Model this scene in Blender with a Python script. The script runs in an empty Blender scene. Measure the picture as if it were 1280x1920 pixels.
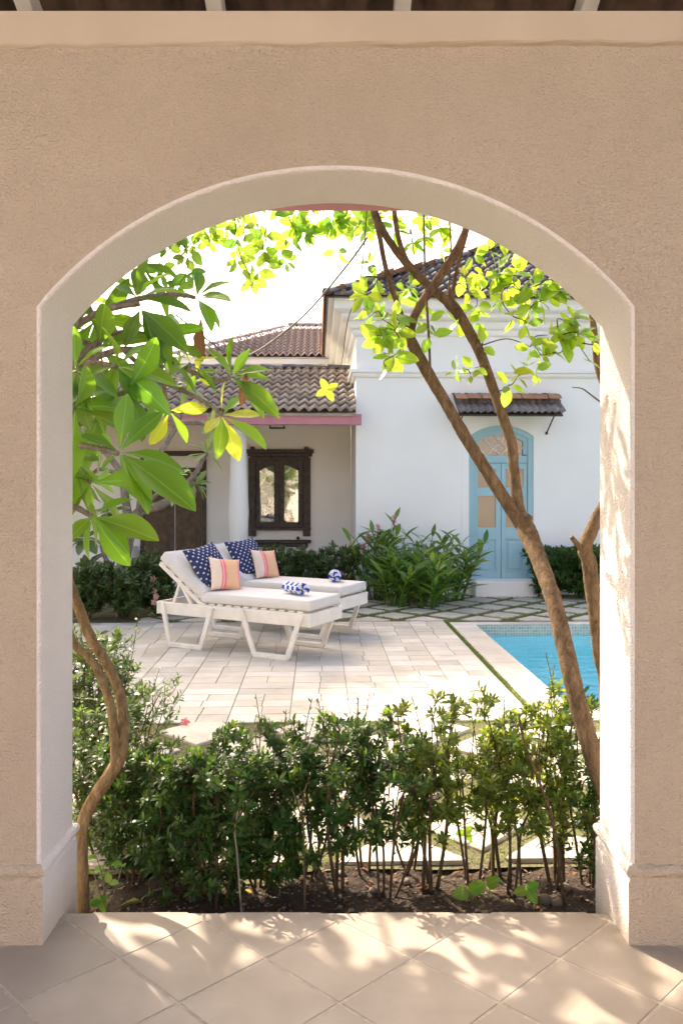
import bpy, bmesh, math, random
import numpy as np
from mathutils import Vector, Matrix, Euler, Quaternion

# ------------------------------------------------------------------ camera, sky, sun, exposure
scene = bpy.context.scene
COL = scene.collection
FPX, CX, HY, EYE = 1500.0, 640.0, 915.0, 1.5      # focal length, axis and horizon in photo pixels; eye height in metres
cam = bpy.data.cameras.new('camera'); cam_o = bpy.data.objects.new('camera', cam); COL.objects.link(cam_o)
cam.sensor_fit = 'HORIZONTAL'; cam.sensor_width = 36.0; cam.lens = 36.0 * FPX / 1280.0
cam.shift_y = -(960.0 - HY) / 1280.0
cam.clip_start = 0.05; cam.clip_end = 3000
cam_o.location = (0, 0, EYE); cam_o.rotation_euler = (math.pi / 2, 0, 0)
scene.camera = cam_o

SUN_AZ, SUN_EL = math.radians(37), math.radians(41)     # azimuth measured from +Y towards -X
world = bpy.data.worlds.new('World'); scene.world = world; world.use_nodes = True
wn = world.node_tree; wn.nodes.clear()
w_out = wn.nodes.new('ShaderNodeOutputWorld'); w_bg = wn.nodes.new('ShaderNodeBackground'); w_sky = wn.nodes.new('ShaderNodeTexSky')
w_sky.sky_type = 'NISHITA'; w_sky.sun_disc = False
w_sky.sun_elevation = SUN_EL; w_sky.sun_rotation = -SUN_AZ
w_sky.air_density = 1.0; w_sky.dust_density = 6.0; w_sky.ozone_density = 1.0
w_bg.inputs['Strength'].default_value = 0.15
wn.links.new(w_sky.outputs[0], w_bg.inputs[0]); wn.links.new(w_bg.outputs[0], w_out.inputs[0])
sun = bpy.data.lights.new('sun', 'SUN'); sun_o = bpy.data.objects.new('sun', sun); COL.objects.link(sun_o)
sun.energy = 3.3; sun.angle = math.radians(0.55); sun.color = (1.0, 0.93, 0.82)
sdir = Vector((-math.sin(SUN_AZ) * math.cos(SUN_EL), math.cos(SUN_AZ) * math.cos(SUN_EL), math.sin(SUN_EL)))
sun_o.rotation_euler = sdir.to_track_quat('Z', 'Y').to_euler(); sun_o.location = (-6, 8, 12)
scene.view_settings.view_transform = 'Standard'; scene.view_settings.look = 'None'
scene.view_settings.exposure = 1.88; scene.view_settings.gamma = 1.0; scene.view_settings.use_curve_mapping = False
scene.view_settings.use_white_balance = True; scene.view_settings.white_balance_temperature = 7450; scene.view_settings.white_balance_tint = 14   # set for the shade, as the photograph is
scene.cycles.use_denoising = True
scene.cycles.max_bounces = 10; scene.cycles.diffuse_bounces = 6; scene.cycles.transparent_max_bounces = 16

RNG = random.Random(7)
NPR = np.random.default_rng(11)
U = RNG.uniform

# ------------------------------------------------------------------ pixel helpers
def W(px, py, Y):
    return Vector(((px - CX) / FPX * Y, Y, EYE - (py - HY) / FPX * Y))
def G(px, py, z=0.0):
    return W(px, py, FPX * (EYE - z) / (py - HY))
TH = math.atan2(45, FPX); CT, ST = math.cos(TH), math.sin(TH)      # the garden and houses stand turned by this angle
def hx(u, v, z=0.0):
    return Vector((u * CT - v * ST, u * ST + v * CT, z))
def P(px, py, v):
    k = (px - CX) / FPX
    u = v * (ST + k * CT) / (CT - k * ST)
    Y = u * ST + v * CT
    return u, EYE - (py - HY) / FPX * Y
def pu(px, v): return P(px, HY, v)[0]
def pz(py, v, px=640): return P(px, py, v)[1]
def vg(py, z):                                  # depth (v) of the point of height z seen at row py
    return FPX * (EYE - z) / (py - HY)
ZG = -0.15                                      # garden level

# ------------------------------------------------------------------ materials
def lin(c):
    return tuple(((x / 255) / 12.92 if x / 255 <= .04045 else ((x / 255 + .055) / 1.055) ** 2.4) for x in c)
class NT:
    def __init__(s, name):
        s.m = bpy.data.materials.new(name); s.m.use_nodes = True
        s.t = s.m.node_tree; s.t.nodes.clear()
        s.out = s.n('ShaderNodeOutputMaterial')
    def n(s, typ, **kw):
        nd = s.t.nodes.new(typ)
        for k, v in kw.items(): setattr(nd, k, v)
        return nd
    def l(s, a, b): s.t.links.new(a, b)
    def setv(s, nd, **kw):
        for k, v in kw.items(): nd.inputs[k.replace('_', ' ')].default_value = v
    def pos(s):
        return s.n('ShaderNodeNewGeometry').outputs['Position']
    def noise(s, vec, scale, detail=4, rough=.55, dist=0):
        nd = s.n('ShaderNodeTexNoise'); s.l(vec, nd.inputs['Vector'])
        nd.inputs['Scale'].default_value = scale; nd.inputs['Detail'].default_value = detail
        nd.inputs['Roughness'].default_value = rough; nd.inputs['Distortion'].default_value = dist
        return nd.outputs['Fac']
    def ramp(s, fac, stops):
        r = s.n('ShaderNodeValToRGB'); s.l(fac, r.inputs[0])
        e = r.color_ramp.elements
        while len(e) < len(stops): e.new(.5)
        for q, (p, c) in zip(e, stops):
            q.position = p; q.color = (*c, 1) if len(c) == 3 else c
        return r.outputs[0]
    def math(s, op, a, b=None, c=None):
        nd = s.n('ShaderNodeMath', operation=op)
        for i, x in enumerate((a, b, c)):
            if x is None: continue
            if isinstance(x, (int, float)): nd.inputs[i].default_value = x
            else: s.l(x, nd.inputs[i])
        return nd.outputs[0]
    def mix(s, fac, a, b, blend='MIX'):
        nd = s.n('ShaderNodeMix', data_type='RGBA', blend_type=blend)
        for i, x in ((0, fac), (6, a), (7, b)):
            if isinstance(x, (int, float)): nd.inputs[i].default_value = x
            elif isinstance(x, tuple): nd.inputs[i].default_value = (*x, 1)
            else: s.l(x, nd.inputs[i])
        return nd.outputs[2]
    def hsv(s, col, v=None, h=None, sat=None):
        nd = s.n('ShaderNodeHueSaturation'); s.l(col, nd.inputs['Color'])
        for k, x in (('Value', v), ('Hue', h), ('Saturation', sat)):
            if x is None: continue
            if isinstance(x, (int, float)): nd.inputs[k].default_value = x
            else: s.l(x, nd.inputs[k])
        return nd.outputs[0]
    def bump(s, h, strength=.5, dist=.01, normal=None):
        nd = s.n('ShaderNodeBump'); s.l(h, nd.inputs['Height'])
        nd.inputs['Strength'].default_value = strength; nd.inputs['Distance'].default_value = dist
        if normal is not None: s.l(normal, nd.inputs['Normal'])
        return nd.outputs[0]
    def princ(s, col, rough=.7, spec=.3, normal=None, metal=0):
        b = s.n('ShaderNodeBsdfPrincipled')
        if isinstance(col, tuple): b.inputs['Base Color'].default_value = (*col, 1)
        else: s.l(col, b.inputs['Base Color'])
        if isinstance(rough, (int, float)): b.inputs['Roughness'].default_value = rough
        else: s.l(rough, b.inputs['Roughness'])
        b.inputs['Specular IOR Level'].default_value = spec; b.inputs['Metallic'].default_value = metal
        if normal is not None: s.l(normal, b.inputs['Normal'])
        return b.outputs[0]
    def done(s, sh):
        s.l(sh, s.out.inputs['Surface']); return s.m
def objrand(t):
    return t.n('ShaderNodeObjectInfo').outputs['Random']
def island(t):
    return t.n('ShaderNodeNewGeometry').outputs['Random Per Island']
def rng_map(t, fac, lo, hi):
    return t.math('MULTIPLY_ADD', fac, hi - lo, lo)

def plain(name, c1, c2=None, scale=6, rough=.7, bump=.15, bscale=60, bdist=.004, vary=0.0, spec=.3, coords='pos', detail=5):
    """two-tone noise, fine relief and, with vary, a brightness of its own for each object"""
    t = NT(name)
    p = t.pos() if coords == 'pos' else t.n('ShaderNodeTexCoord').outputs['Object']
    c2 = c2 or tuple(x * .85 for x in c1)
    col = t.ramp(t.noise(p, scale, detail), [(.35, c1), (.68, c2)])
    if vary: col = t.hsv(col, v=rng_map(t, objrand(t), 1 - vary, 1 + vary))
    nm = t.bump(t.noise(p, bscale, 3), bump, bdist)
    return t.done(t.princ(col, rough, spec, nm))

def stucco(name, c1, c2, scale=1.0, strength=.6, dirt=None):
    t = NT(name); p = t.pos()
    mp = t.n('ShaderNodeMapping'); t.l(p, mp.inputs[0]); mp.inputs['Scale'].default_value = (0.85, 0.85, 1.15)
    col = t.ramp(t.noise(p, 1.6, 6, .6), [(.3, c1), (.72, c2)])
    n1 = t.noise(mp.outputs[0], 88 * scale, 2, .45, .15)
    n2 = t.noise(mp.outputs[0], 150 * scale, 2, .5)
    hh = t.math('MULTIPLY_ADD', n2, .35, t.math('SMOOTH_MAX', n1, .42, .1))
    pits = t.ramp(t.noise(p, 75 * scale, 2), [(.69, (1, 1, 1)), (.73, (.68, .64, .6))])
    col = t.mix(.35, col, pits, 'MULTIPLY')
    if dirt:
        sx = t.n('ShaderNodeSeparateXYZ'); t.l(p, sx.inputs[0])
        z = t.math('ADD', sx.outputs[2], t.math('MULTIPLY', t.noise(p, 5, 5), .22))
        f = t.ramp(z, [(.04, (1, 1, 1)), (.26, (0, 0, 0))])
        col = t.mix(t.math('MULTIPLY', f, .55), col, dirt)
    return t.done(t.princ(col, .85, .2, t.bump(hh, strength, .02)))

def leafmat(name, base, trans, amount=.45, rough=.38, vary=.25, veins=0.0, hue=.02, spec=.45):
    t = NT(name)
    r = t.math('FRACT', t.math('ADD', objrand(t), island(t)))
    v = rng_map(t, r, 1 - vary, 1 + vary)
    h = rng_map(t, t.math('FRACT', t.math('MULTIPLY', r, 7.31)), .5 - hue, .5 + hue)
    cb = t.n('ShaderNodeRGB'); cb.outputs[0].default_value = (*base, 1)
    ct = t.n('ShaderNodeRGB'); ct.outputs[0].default_value = (*trans, 1)
    cb, ct = cb.outputs[0], ct.outputs[0]
    nm = None
    if veins:
        uv = t.n('ShaderNodeUVMap').outputs[0]; sx = t.n('ShaderNodeSeparateXYZ'); t.l(uv, sx.inputs[0])
        s = t.math('ABSOLUTE', t.math('SUBTRACT', sx.outputs[1], .5))
        mid = t.ramp(s, [(.012, (1, 1, 1)), (.035, (0, 0, 0))])
        ph = t.math('FRACT', t.math('MULTIPLY', t.math('SUBTRACT', sx.outputs[0], t.math('MULTIPLY', s, .22)), 26))
        side = t.ramp(ph, [(.0, (1, 1, 1)), (.16, (0, 0, 0)), (.84, (0, 0, 0)), (1, (1, 1, 1))])
        vn = t.math('MAXIMUM', mid, t.math('MULTIPLY', side, .4))
        pale = tuple(min(1, x * 1.9 + .05) for x in base)
        cb = t.mix(t.math('MULTIPLY', vn, veins), cb, pale)
        dk = t.math('MULTIPLY', side, .3)
        ct = t.mix(dk, ct, tuple(x * .45 for x in trans))
        ct = t.mix(t.math('MULTIPLY', mid, .6), ct, tuple(min(1, x * 1.2 + .12) for x in trans))
        nm = t.bump(vn, .35, .003)
    cb = t.hsv(cb, v=v, h=h); ct = t.hsv(ct, v=v, h=h)
    a = t.princ(cb, rough, spec, nm)
    tr = t.n('ShaderNodeBsdfTranslucent'); t.l(ct, tr.inputs[0])
    mx = t.n('ShaderNodeMixShader'); mx.inputs[0].default_value = amount
    t.l(a, mx.inputs[1]); t.l(tr.outputs[0], mx.inputs[2])
    return t.done(mx.outputs[0])

def bark(name, c1, c2, scale=20):
    t = NT(name); p = t.pos()
    mp = t.n('ShaderNodeMapping'); t.l(p, mp.inputs[0]); mp.inputs['Scale'].default_value = (1.3, 1.3, .45)
    n = t.noise(mp.outputs[0], scale, 8, .7, .8)
    col = t.ramp(n, [(.3, c1), (.55, c2), (.75, tuple(min(1, x * 1.5) for x in c2))])
    lich = t.ramp(t.noise(p, 9, 5, .7), [(.6, (0, 0, 0)), (.7, (1, 1, 1))])
    col = t.mix(t.math('MULTIPLY', lich, .4), col, tuple(min(1, x * 1.7 + .02) for x in c2))
    hgt = t.math('ADD', n, t.math('MULTIPLY', t.noise(mp.outputs[0], scale * 5, 3), .5))
    return t.done(t.princ(col, .9, .15, t.bump(hgt, 1.0, .022)))

M = {}
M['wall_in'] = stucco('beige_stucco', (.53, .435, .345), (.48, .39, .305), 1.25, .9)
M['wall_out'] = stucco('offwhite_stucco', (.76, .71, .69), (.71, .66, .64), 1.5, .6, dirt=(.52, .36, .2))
M['beam'] = plain('beige_smooth_plaster', (.51, .42, .335), (.46, .375, .295), 3, .75, .35, 25, .008)
M['white_wall'] = plain('white_limewash', (.83, .83, .825), (.79, .79, .78), 1.2, .8, .2, 30, .006)
M['grey_wall'] = plain('offwhite_plaster', (.78, .745, .70), (.72, .685, .64), 1.0, .8, .15, 30, .005)
M['floor_tile'] = plain('greige_floor_tile', (.385, .325, .27), (.31, .26, .21), 4, .5, .12, 90, .002, .05, .35, detail=8)
M['grout'] = plain('pale_grout', (.47, .41, .34), (.34, .29, .235), 30, .9, .5, 90, .004)
def deck_mat():
    t = NT('deck_stone'); p = t.pos()
    col = t.ramp(t.noise(p, 5, 8, .65, .5), [(.3, (.55, .54, .515)), (.7, (.455, .445, .42))])
    r = objrand(t); r2 = island(t)
    rr = t.math('FRACT', t.math('ADD', r, r2))
    tint = t.ramp(rr, [(0, (1.0, .97, .92)), (.2, (.84, .80, .74)), (.4, (1.0, .98, .95)), (.55, (1.12, 1.10, 1.06)), (.75, (.78, .75, .72)), (.9, (.95, .90, .82)), (1, (.9, .85, .78))])
    col = t.mix(1.0, col, tint, 'MULTIPLY')
    stain = t.ramp(t.noise(p, 1.1, 6, .7), [(.45, (1, 1, 1)), (.75, (.8, .76, .7))])
    col = t.mix(.7, col, stain, 'MULTIPLY')
    return t.done(t.princ(col, .75, .25, t.bump(t.noise(p, 35, 5), .3, .004)))
M['deck'] = deck_mat()
M['paver'] = plain('paver_stone', (.50, .46, .40), (.38, .35, .30), 6, .8, .3, 40, .004, .1)
M['joint'] = plain('deck_joint_mortar', (.30, .275, .235), (.21, .19, .155), 20, .95, .4, 60, .004)
M['soil'] = plain('dark_soil', (.06, .040, .027), (.03, .021, .015), 14, .95, .9, 70, .02)
M['earth'] = plain('grassy_earth', (.13, .13, .06), (.10, .085, .05), 8, .95, .7, 50, .02)
M['pebble'] = plain('garden_pebble', (.22, .17, .13), (.13, .10, .08), 10, .8, .2, 40, .003, .4)
M['grass'] = leafmat('grass_blade', (.13, .20, .045), (.26, .36, .07), .3, .5, .35, hue=.03)
M['terracotta'] = plain('weathered_terracotta', (.46, .37, .30), (.29, .23, .19), 7, .8, .3, 50, .004, .18)
M['tile_under'] = plain('dark_brown_tile', (.13, .085, .06), (.07, .048, .036), 9, .85, .4, 40, .006, .2)  # dark brown base colour for the veranda tiles
M['terracotta_dark'] = plain('sooty_roof_tile', (.15, .14, .145), (.24, .215, .205), 9, .75, .3, 50, .004, .25)
M['terracotta_red'] = plain('orange_ridge_tile', (.48, .25, .145), (.35, .17, .10), 8, .8, .3, 40, .004, .1)
M['tile_far'] = plain('haze_paled_terracotta', (.58, .43, .36), (.46, .33, .27), 5, .8, .3, 40, .004)  # sun-bleached terracotta, lightened further to put haze and flare into the colour
M['pink'] = plain('pink_paint', (.52, .23, .27), (.47, .20, .24), 4, .55, .1, 40, .002)
M['dark_wood'] = plain('dark_old_wood', (.085, .062, .05), (.045, .034, .028), 14, .65, .4, 60, .004)
M['door_wood'] = plain('worn_brown_wood', (.13, .085, .055), (.075, .05, .034), 9, .7, .5, 50, .005)
M['black_iron'] = plain('black_iron', (.03, .03, .032), (.02, .02, .02), 20, .6, .2, 60, .002)
M['rust_iron'] = plain('rusty_iron', (.10, .06, .04), (.06, .04, .03), 20, .8, .2, 60, .002)
M['blue'] = plain('blue_door_paint', (.32, .52, .59), (.29, .49, .56), 3, .5, .12, 50, .002, 0, .35)
M['tan'] = plain('tan_curtain_board', (.42, .29, .18), (.36, .25, .155), 2, .25, .05, 20, .002, 0, .6)
M['white_paint'] = plain('white_wood_paint', (.74, .71, .67), (.66, .62, .57), 9, .6, .35, 45, .004)
M['canvas'] = plain('grey_canvas', (.60, .58, .56), (.57, .55, .53), 5, .85, .25, 220, .002)
M['cable'] = plain('grey_cable', (.12, .11, .10), (.10, .09, .08), 9, .7, .1, 40, .002)
M['bark_r'] = bark('brown_bark', (.06, .040, .025), (.185, .125, .075), 24)
M['bark_l'] = bark('golden_bark', (.10, .062, .03), (.29, .20, .105), 26)
M['bark_g'] = bark('grey_bark', (.12, .10, .085), (.30, .26, .22), 22)
M['stem'] = bark('brown_stem', (.045, .03, .018), (.14, .10, .06), 40)
M['leaf_f'] = leafmat('frangipani_leaf', (.042, .125, .018), (.29, .56, .03), .42, .33, .22, .6, .012, .5)
M['leaf_fy'] = leafmat('yellowing_leaf', (.20, .30, .03), (.62, .70, .06), .5, .4, .15, .5, .02)
M['leaf_m'] = leafmat('pale_grey_green_leaf', (.16, .26, .10), (.40, .55, .14), .4, .38, .25, .4, .02)
M['leaf_y'] = leafmat('lime_leaf', (.12, .25, .03), (.48, .70, .06), .52, .4, .22, .45, .02)
M['leaf_c'] = leafmat('creeper_leaf', (.07, .16, .04), (.34, .58, .06), .45, .38, .3, .4, .025)
M['leaf_dead'] = leafmat('dead_leaf', (.20, .10, .055), (.30, .15, .07), .3, .7, .3, .3, .02, .2)
M['leaf_fall'] = leafmat('fallen_yellow_leaf', (.42, .30, .06), (.4, .3, .05), .1, .6, .2, .4, .03, .2)
M['leaf_fg'] = leafmat('fallen_olive_leaf', (.26, .26, .07), (.3, .3, .06), .1, .6, .1, .5, .02, .2)
M['leaf_s'] = leafmat('shade_dark_shrub_leaf', (.03, .075, .018), (.18, .32, .035), .3, .42, .45, 0, .03, .28)  # green darkened to put the left bed's deep shade into the colour
M['leaf_sl'] = leafmat('light_shrub_leaf', (.08, .13, .025), (.38, .48, .055), .4, .42, .4, 0, .03, .3)
M['leaf_h'] = leafmat('hedge_leaf', (.06, .105, .035), (.2, .32, .06), .28, .35, .5, 0, .03, .45)
M['leaf_g'] = leafmat('ginger_leaf', (.085, .18, .035), (.34, .52, .06), .35, .3, .35, .35, .025, .5)
M['leaf_t'] = leafmat('tree_leaf', (.05, .11, .025), (.30, .48, .05), .4, .4, .4, 0, .03)
M['leaf_w'] = leafmat('seedling_leaf', (.10, .24, .03), (.35, .6, .05), .4, .4, .2, .5, .02)
M['petal'] = leafmat('pink_petal', (.72, .30, .34), (.8, .3, .3), .35, .5, .2, 0, .01, .2)
M['petal_w'] = leafmat('pale_pink_petal', (.80, .50, .48), (.85, .5, .5), .35, .5, .15, 0, .01, .2)
def glass_mat(name, tint, rough=.03, spec=1.0, metal=0.0):
    t = NT(name); p = t.pos()
    nm = t.bump(t.noise(p, 2.2, 2), .06, .02)
    return t.done(t.princ(tint, rough, spec, nm, metal))
def mirror_mat():
    t = NT('foxed_mirror_glass'); p = t.pos()
    nm = t.bump(t.noise(p, 3.0, 2), .08, .02)
    f = t.ramp(t.noise(p, 45, 6, .75), [(.56, (0, 0, 0)), (.62, (1, 1, 1))])
    sx = t.n('ShaderNodeSeparateXYZ'); t.l(p, sx.inputs[0])
    a = t.princ((.38, .39, .36), .04, .8, nm, 1.0); b = t.princ((.10, .08, .06), .6, .2)
    mx = t.n('ShaderNodeMixShader'); t.l(f, mx.inputs[0]); t.l(a, mx.inputs[1]); t.l(b, mx.inputs[2])
    return t.done(mx.outputs[0])
M['mirror'] = mirror_mat()
M['glass'] = glass_mat('dark_glass', (.10, .085, .06), .05, 1.0)
def pool_tile_mat():
    t = NT('blue_mosaic'); tc = t.n('ShaderNodeTexCoord').outputs['Object']
    b = t.n('ShaderNodeTexBrick'); b.offset = 0.0
    p = t.pos(); sx = t.n('ShaderNodeSeparateXYZ'); t.l(p, sx.inputs[0]); cb = t.n('ShaderNodeCombineXYZ')
    t.l(t.math('ADD', sx.outputs[0], sx.outputs[1]), cb.inputs[0]); t.l(t.math('ADD', sx.outputs[2], t.math('MULTIPLY', sx.outputs[1], .5)), cb.inputs[1])
    t.l(cb.outputs[0], b.inputs['Vector'])
    b.inputs['Color1'].default_value = (.42, .80, .90, 1); b.inputs['Color2'].default_value = (.46, .83, .92, 1)
    b.inputs['Mortar'].default_value = (.52, .84, .90, 1); b.inputs['Scale'].default_value = 1
    b.inputs['Brick Width'].default_value = .05; b.inputs['Row Height'].default_value = .05; b.inputs['Mortar Size'].default_value = .004
    return t.done(t.princ(b.outputs[0], .4, .4))
M['pool'] = pool_tile_mat()
def band_mat():
    t = NT('grey_mosaic_band'); b = t.n('ShaderNodeTexBrick'); b.offset = 0.0
    p = t.pos(); sx = t.n('ShaderNodeSeparateXYZ'); t.l(p, sx.inputs[0]); cb = t.n('ShaderNodeCombineXYZ')
    t.l(t.math('ADD', sx.outputs[0], sx.outputs[1]), cb.inputs[0]); t.l(sx.outputs[2], cb.inputs[1]); t.l(cb.outputs[0], b.inputs['Vector'])
    b.inputs['Color1'].default_value = (.34, .37, .33, 1); b.inputs['Color2'].default_value = (.20, .26, .26, 1)
    b.inputs['Mortar'].default_value = (.5, .5, .45, 1); b.inputs['Scale'].default_value = 1
    b.inputs['Brick Width'].default_value = .035; b.inputs['Row Height'].default_value = .035; b.inputs['Mortar Size'].default_value = .003
    return t.done(t.princ(b.outputs[0], .4, .4))
M['band'] = band_mat()
def water_mat():
    t = NT('pool_water'); p = t.pos()
    mp = t.n('ShaderNodeMapping'); t.l(p, mp.inputs[0]); mp.inputs['Scale'].default_value = (.7, 1.6, 1)
    nm = t.bump(t.noise(mp.outputs[0], 3.2, 4, .55, .8), .22, .06)
    tr = t.n('ShaderNodeBsdfTransparent'); tr.inputs[0].default_value = (.74, .95, .98, 1)
    gl = t.n('ShaderNodeBsdfGlossy'); gl.inputs['Roughness'].default_value = .02; t.l(nm, gl.inputs['Normal'])
    fr = t.n('ShaderNodeFresnel'); fr.inputs[0].default_value = 1.33; t.l(nm, fr.inputs['Normal'])
    mx = t.n('ShaderNodeMixShader'); t.l(fr.outputs[0], mx.inputs[0]); t.l(tr.outputs[0], mx.inputs[1]); t.l(gl.outputs[0], mx.inputs[2])
    return t.done(mx.outputs[0])
M['water'] = water_mat()
def navy_mat():
    t = NT('navy_dotted_cotton'); uv = t.n('ShaderNodeUVMap').outputs[0]; sx = t.n('ShaderNodeSeparateXYZ'); t.l(uv, sx.inputs[0])
    def cell(off):
        a = t.math('ABSOLUTE', t.math('SUBTRACT', t.math('FRACT', t.math('MULTIPLY_ADD', sx.outputs[0], 7, off)), .5))
        b = t.math('ABSOLUTE', t.math('SUBTRACT', t.math('FRACT', t.math('MULTIPLY_ADD', sx.outputs[1], 7, off)), .5))
        return t.math('MAXIMUM', a, b)
    def sq(d): return t.ramp(d, [(0, (.1, .1, .1)), (.03, (.15, .15, .15)), (.05, (1, 1, 1)), (.105, (1, 1, 1)), (.13, (0, 0, 0))])
    f = t.mix(1.0, sq(cell(0)), sq(cell(.5)), 'ADD')
    n = t.noise(uv, 60, 3)
    col = t.mix(f, t.ramp(n, [(.3, (.02, .028, .085)), (.7, (.038, .05, .135))]), (.72, .72, .76))
    return t.done(t.princ(col, .85, .2, t.bump(t.noise(uv, 260, 2), .3, .002)))
M['navy'] = navy_mat()
def peach_mat():
    t = NT('peach_striped_cotton'); uv = t.n('ShaderNodeUVMap').outputs[0]; sx = t.n('ShaderNodeSeparateXYZ'); t.l(uv, sx.inputs[0])
    zig = t.math('MULTIPLY', t.math('PINGPONG', t.math('MULTIPLY', sx.outputs[1], 14), .5), .05)
    x = t.math('ADD', t.math('SUBTRACT', .98, sx.outputs[0]), zig)
    c = t.ramp(x, [(0, (.74, .60, .50)), (.27, (.74, .60, .50)), (.28, (.78, .12, .16)), (.32, (.80, .30, .30)), (.35, (.85, .50, .45)), (.38, (.78, .10, .15)), (.43, (.82, .3, .3)), (.46, (.74, .45, .27)), (.86, (.78, .48, .30)), (.88, (.80, .16, .22)), (.93, (.82, .40, .42)), (.97, (.74, .60, .50))])
    return t.done(t.princ(c, .9, .15, t.bump(t.noise(uv, 200, 2), .35, .002)))
M['peach'] = peach_mat()
def towel_mat():
    t = NT('blue_white_towel'); uv = t.n('ShaderNodeUVMap').outputs[0]; sx = t.n('ShaderNodeSeparateXYZ'); t.l(uv, sx.inputs[0])
    a = t.math('GREATER_THAN', t.math('FRACT', t.math('MULTIPLY_ADD', sx.outputs[0], 3.2, .1)), .52)
    b = t.math('GREATER_THAN', t.math('FRACT', t.math('MULTIPLY_ADD', sx.outputs[1], 5.0, t.math('MULTIPLY', a, .5))), .55)
    c = t.mix(b, (.78, .79, .82), (.035, .09, .50))
    return t.done(t.princ(c, .95, .1, t.bump(t.noise(uv, 180, 3), .8, .006)))
M['towel'] = towel_mat()

# ------------------------------------------------------------------ objects
def tag(o, label, cat=None, group=None, kind=None):
    if label: o['label'] = label
    if cat: o['category'] = cat
    if group: o['group'] = group
    if kind: o['kind'] = kind
    return o
def empty(name, loc, label, cat, group=None, rz=0.0):
    o = bpy.data.objects.new(name, None); COL.objects.link(o)
    o.location = loc; o.rotation_euler = (0, 0, rz); o.empty_display_size = .1
    return tag(o, label, cat, group)
def hroot(name, u, v, z, label, cat, group=None):
    return empty(name, hx(u, v, z), label, cat, group, TH)
def inst(name, me, parent, loc, rot=None, scale=None):
    o = bpy.data.objects.new(name, me); COL.objects.link(o)
    if parent: o.parent = parent
    o.location = loc
    if rot is not None:
        if isinstance(rot, Quaternion): o.rotation_mode = 'QUATERNION'; o.rotation_quaternion = rot
        else: o.rotation_euler = rot
    if scale is not None: o.scale = scale if hasattr(scale, '__len__') else (scale,) * 3
    return o

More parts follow.
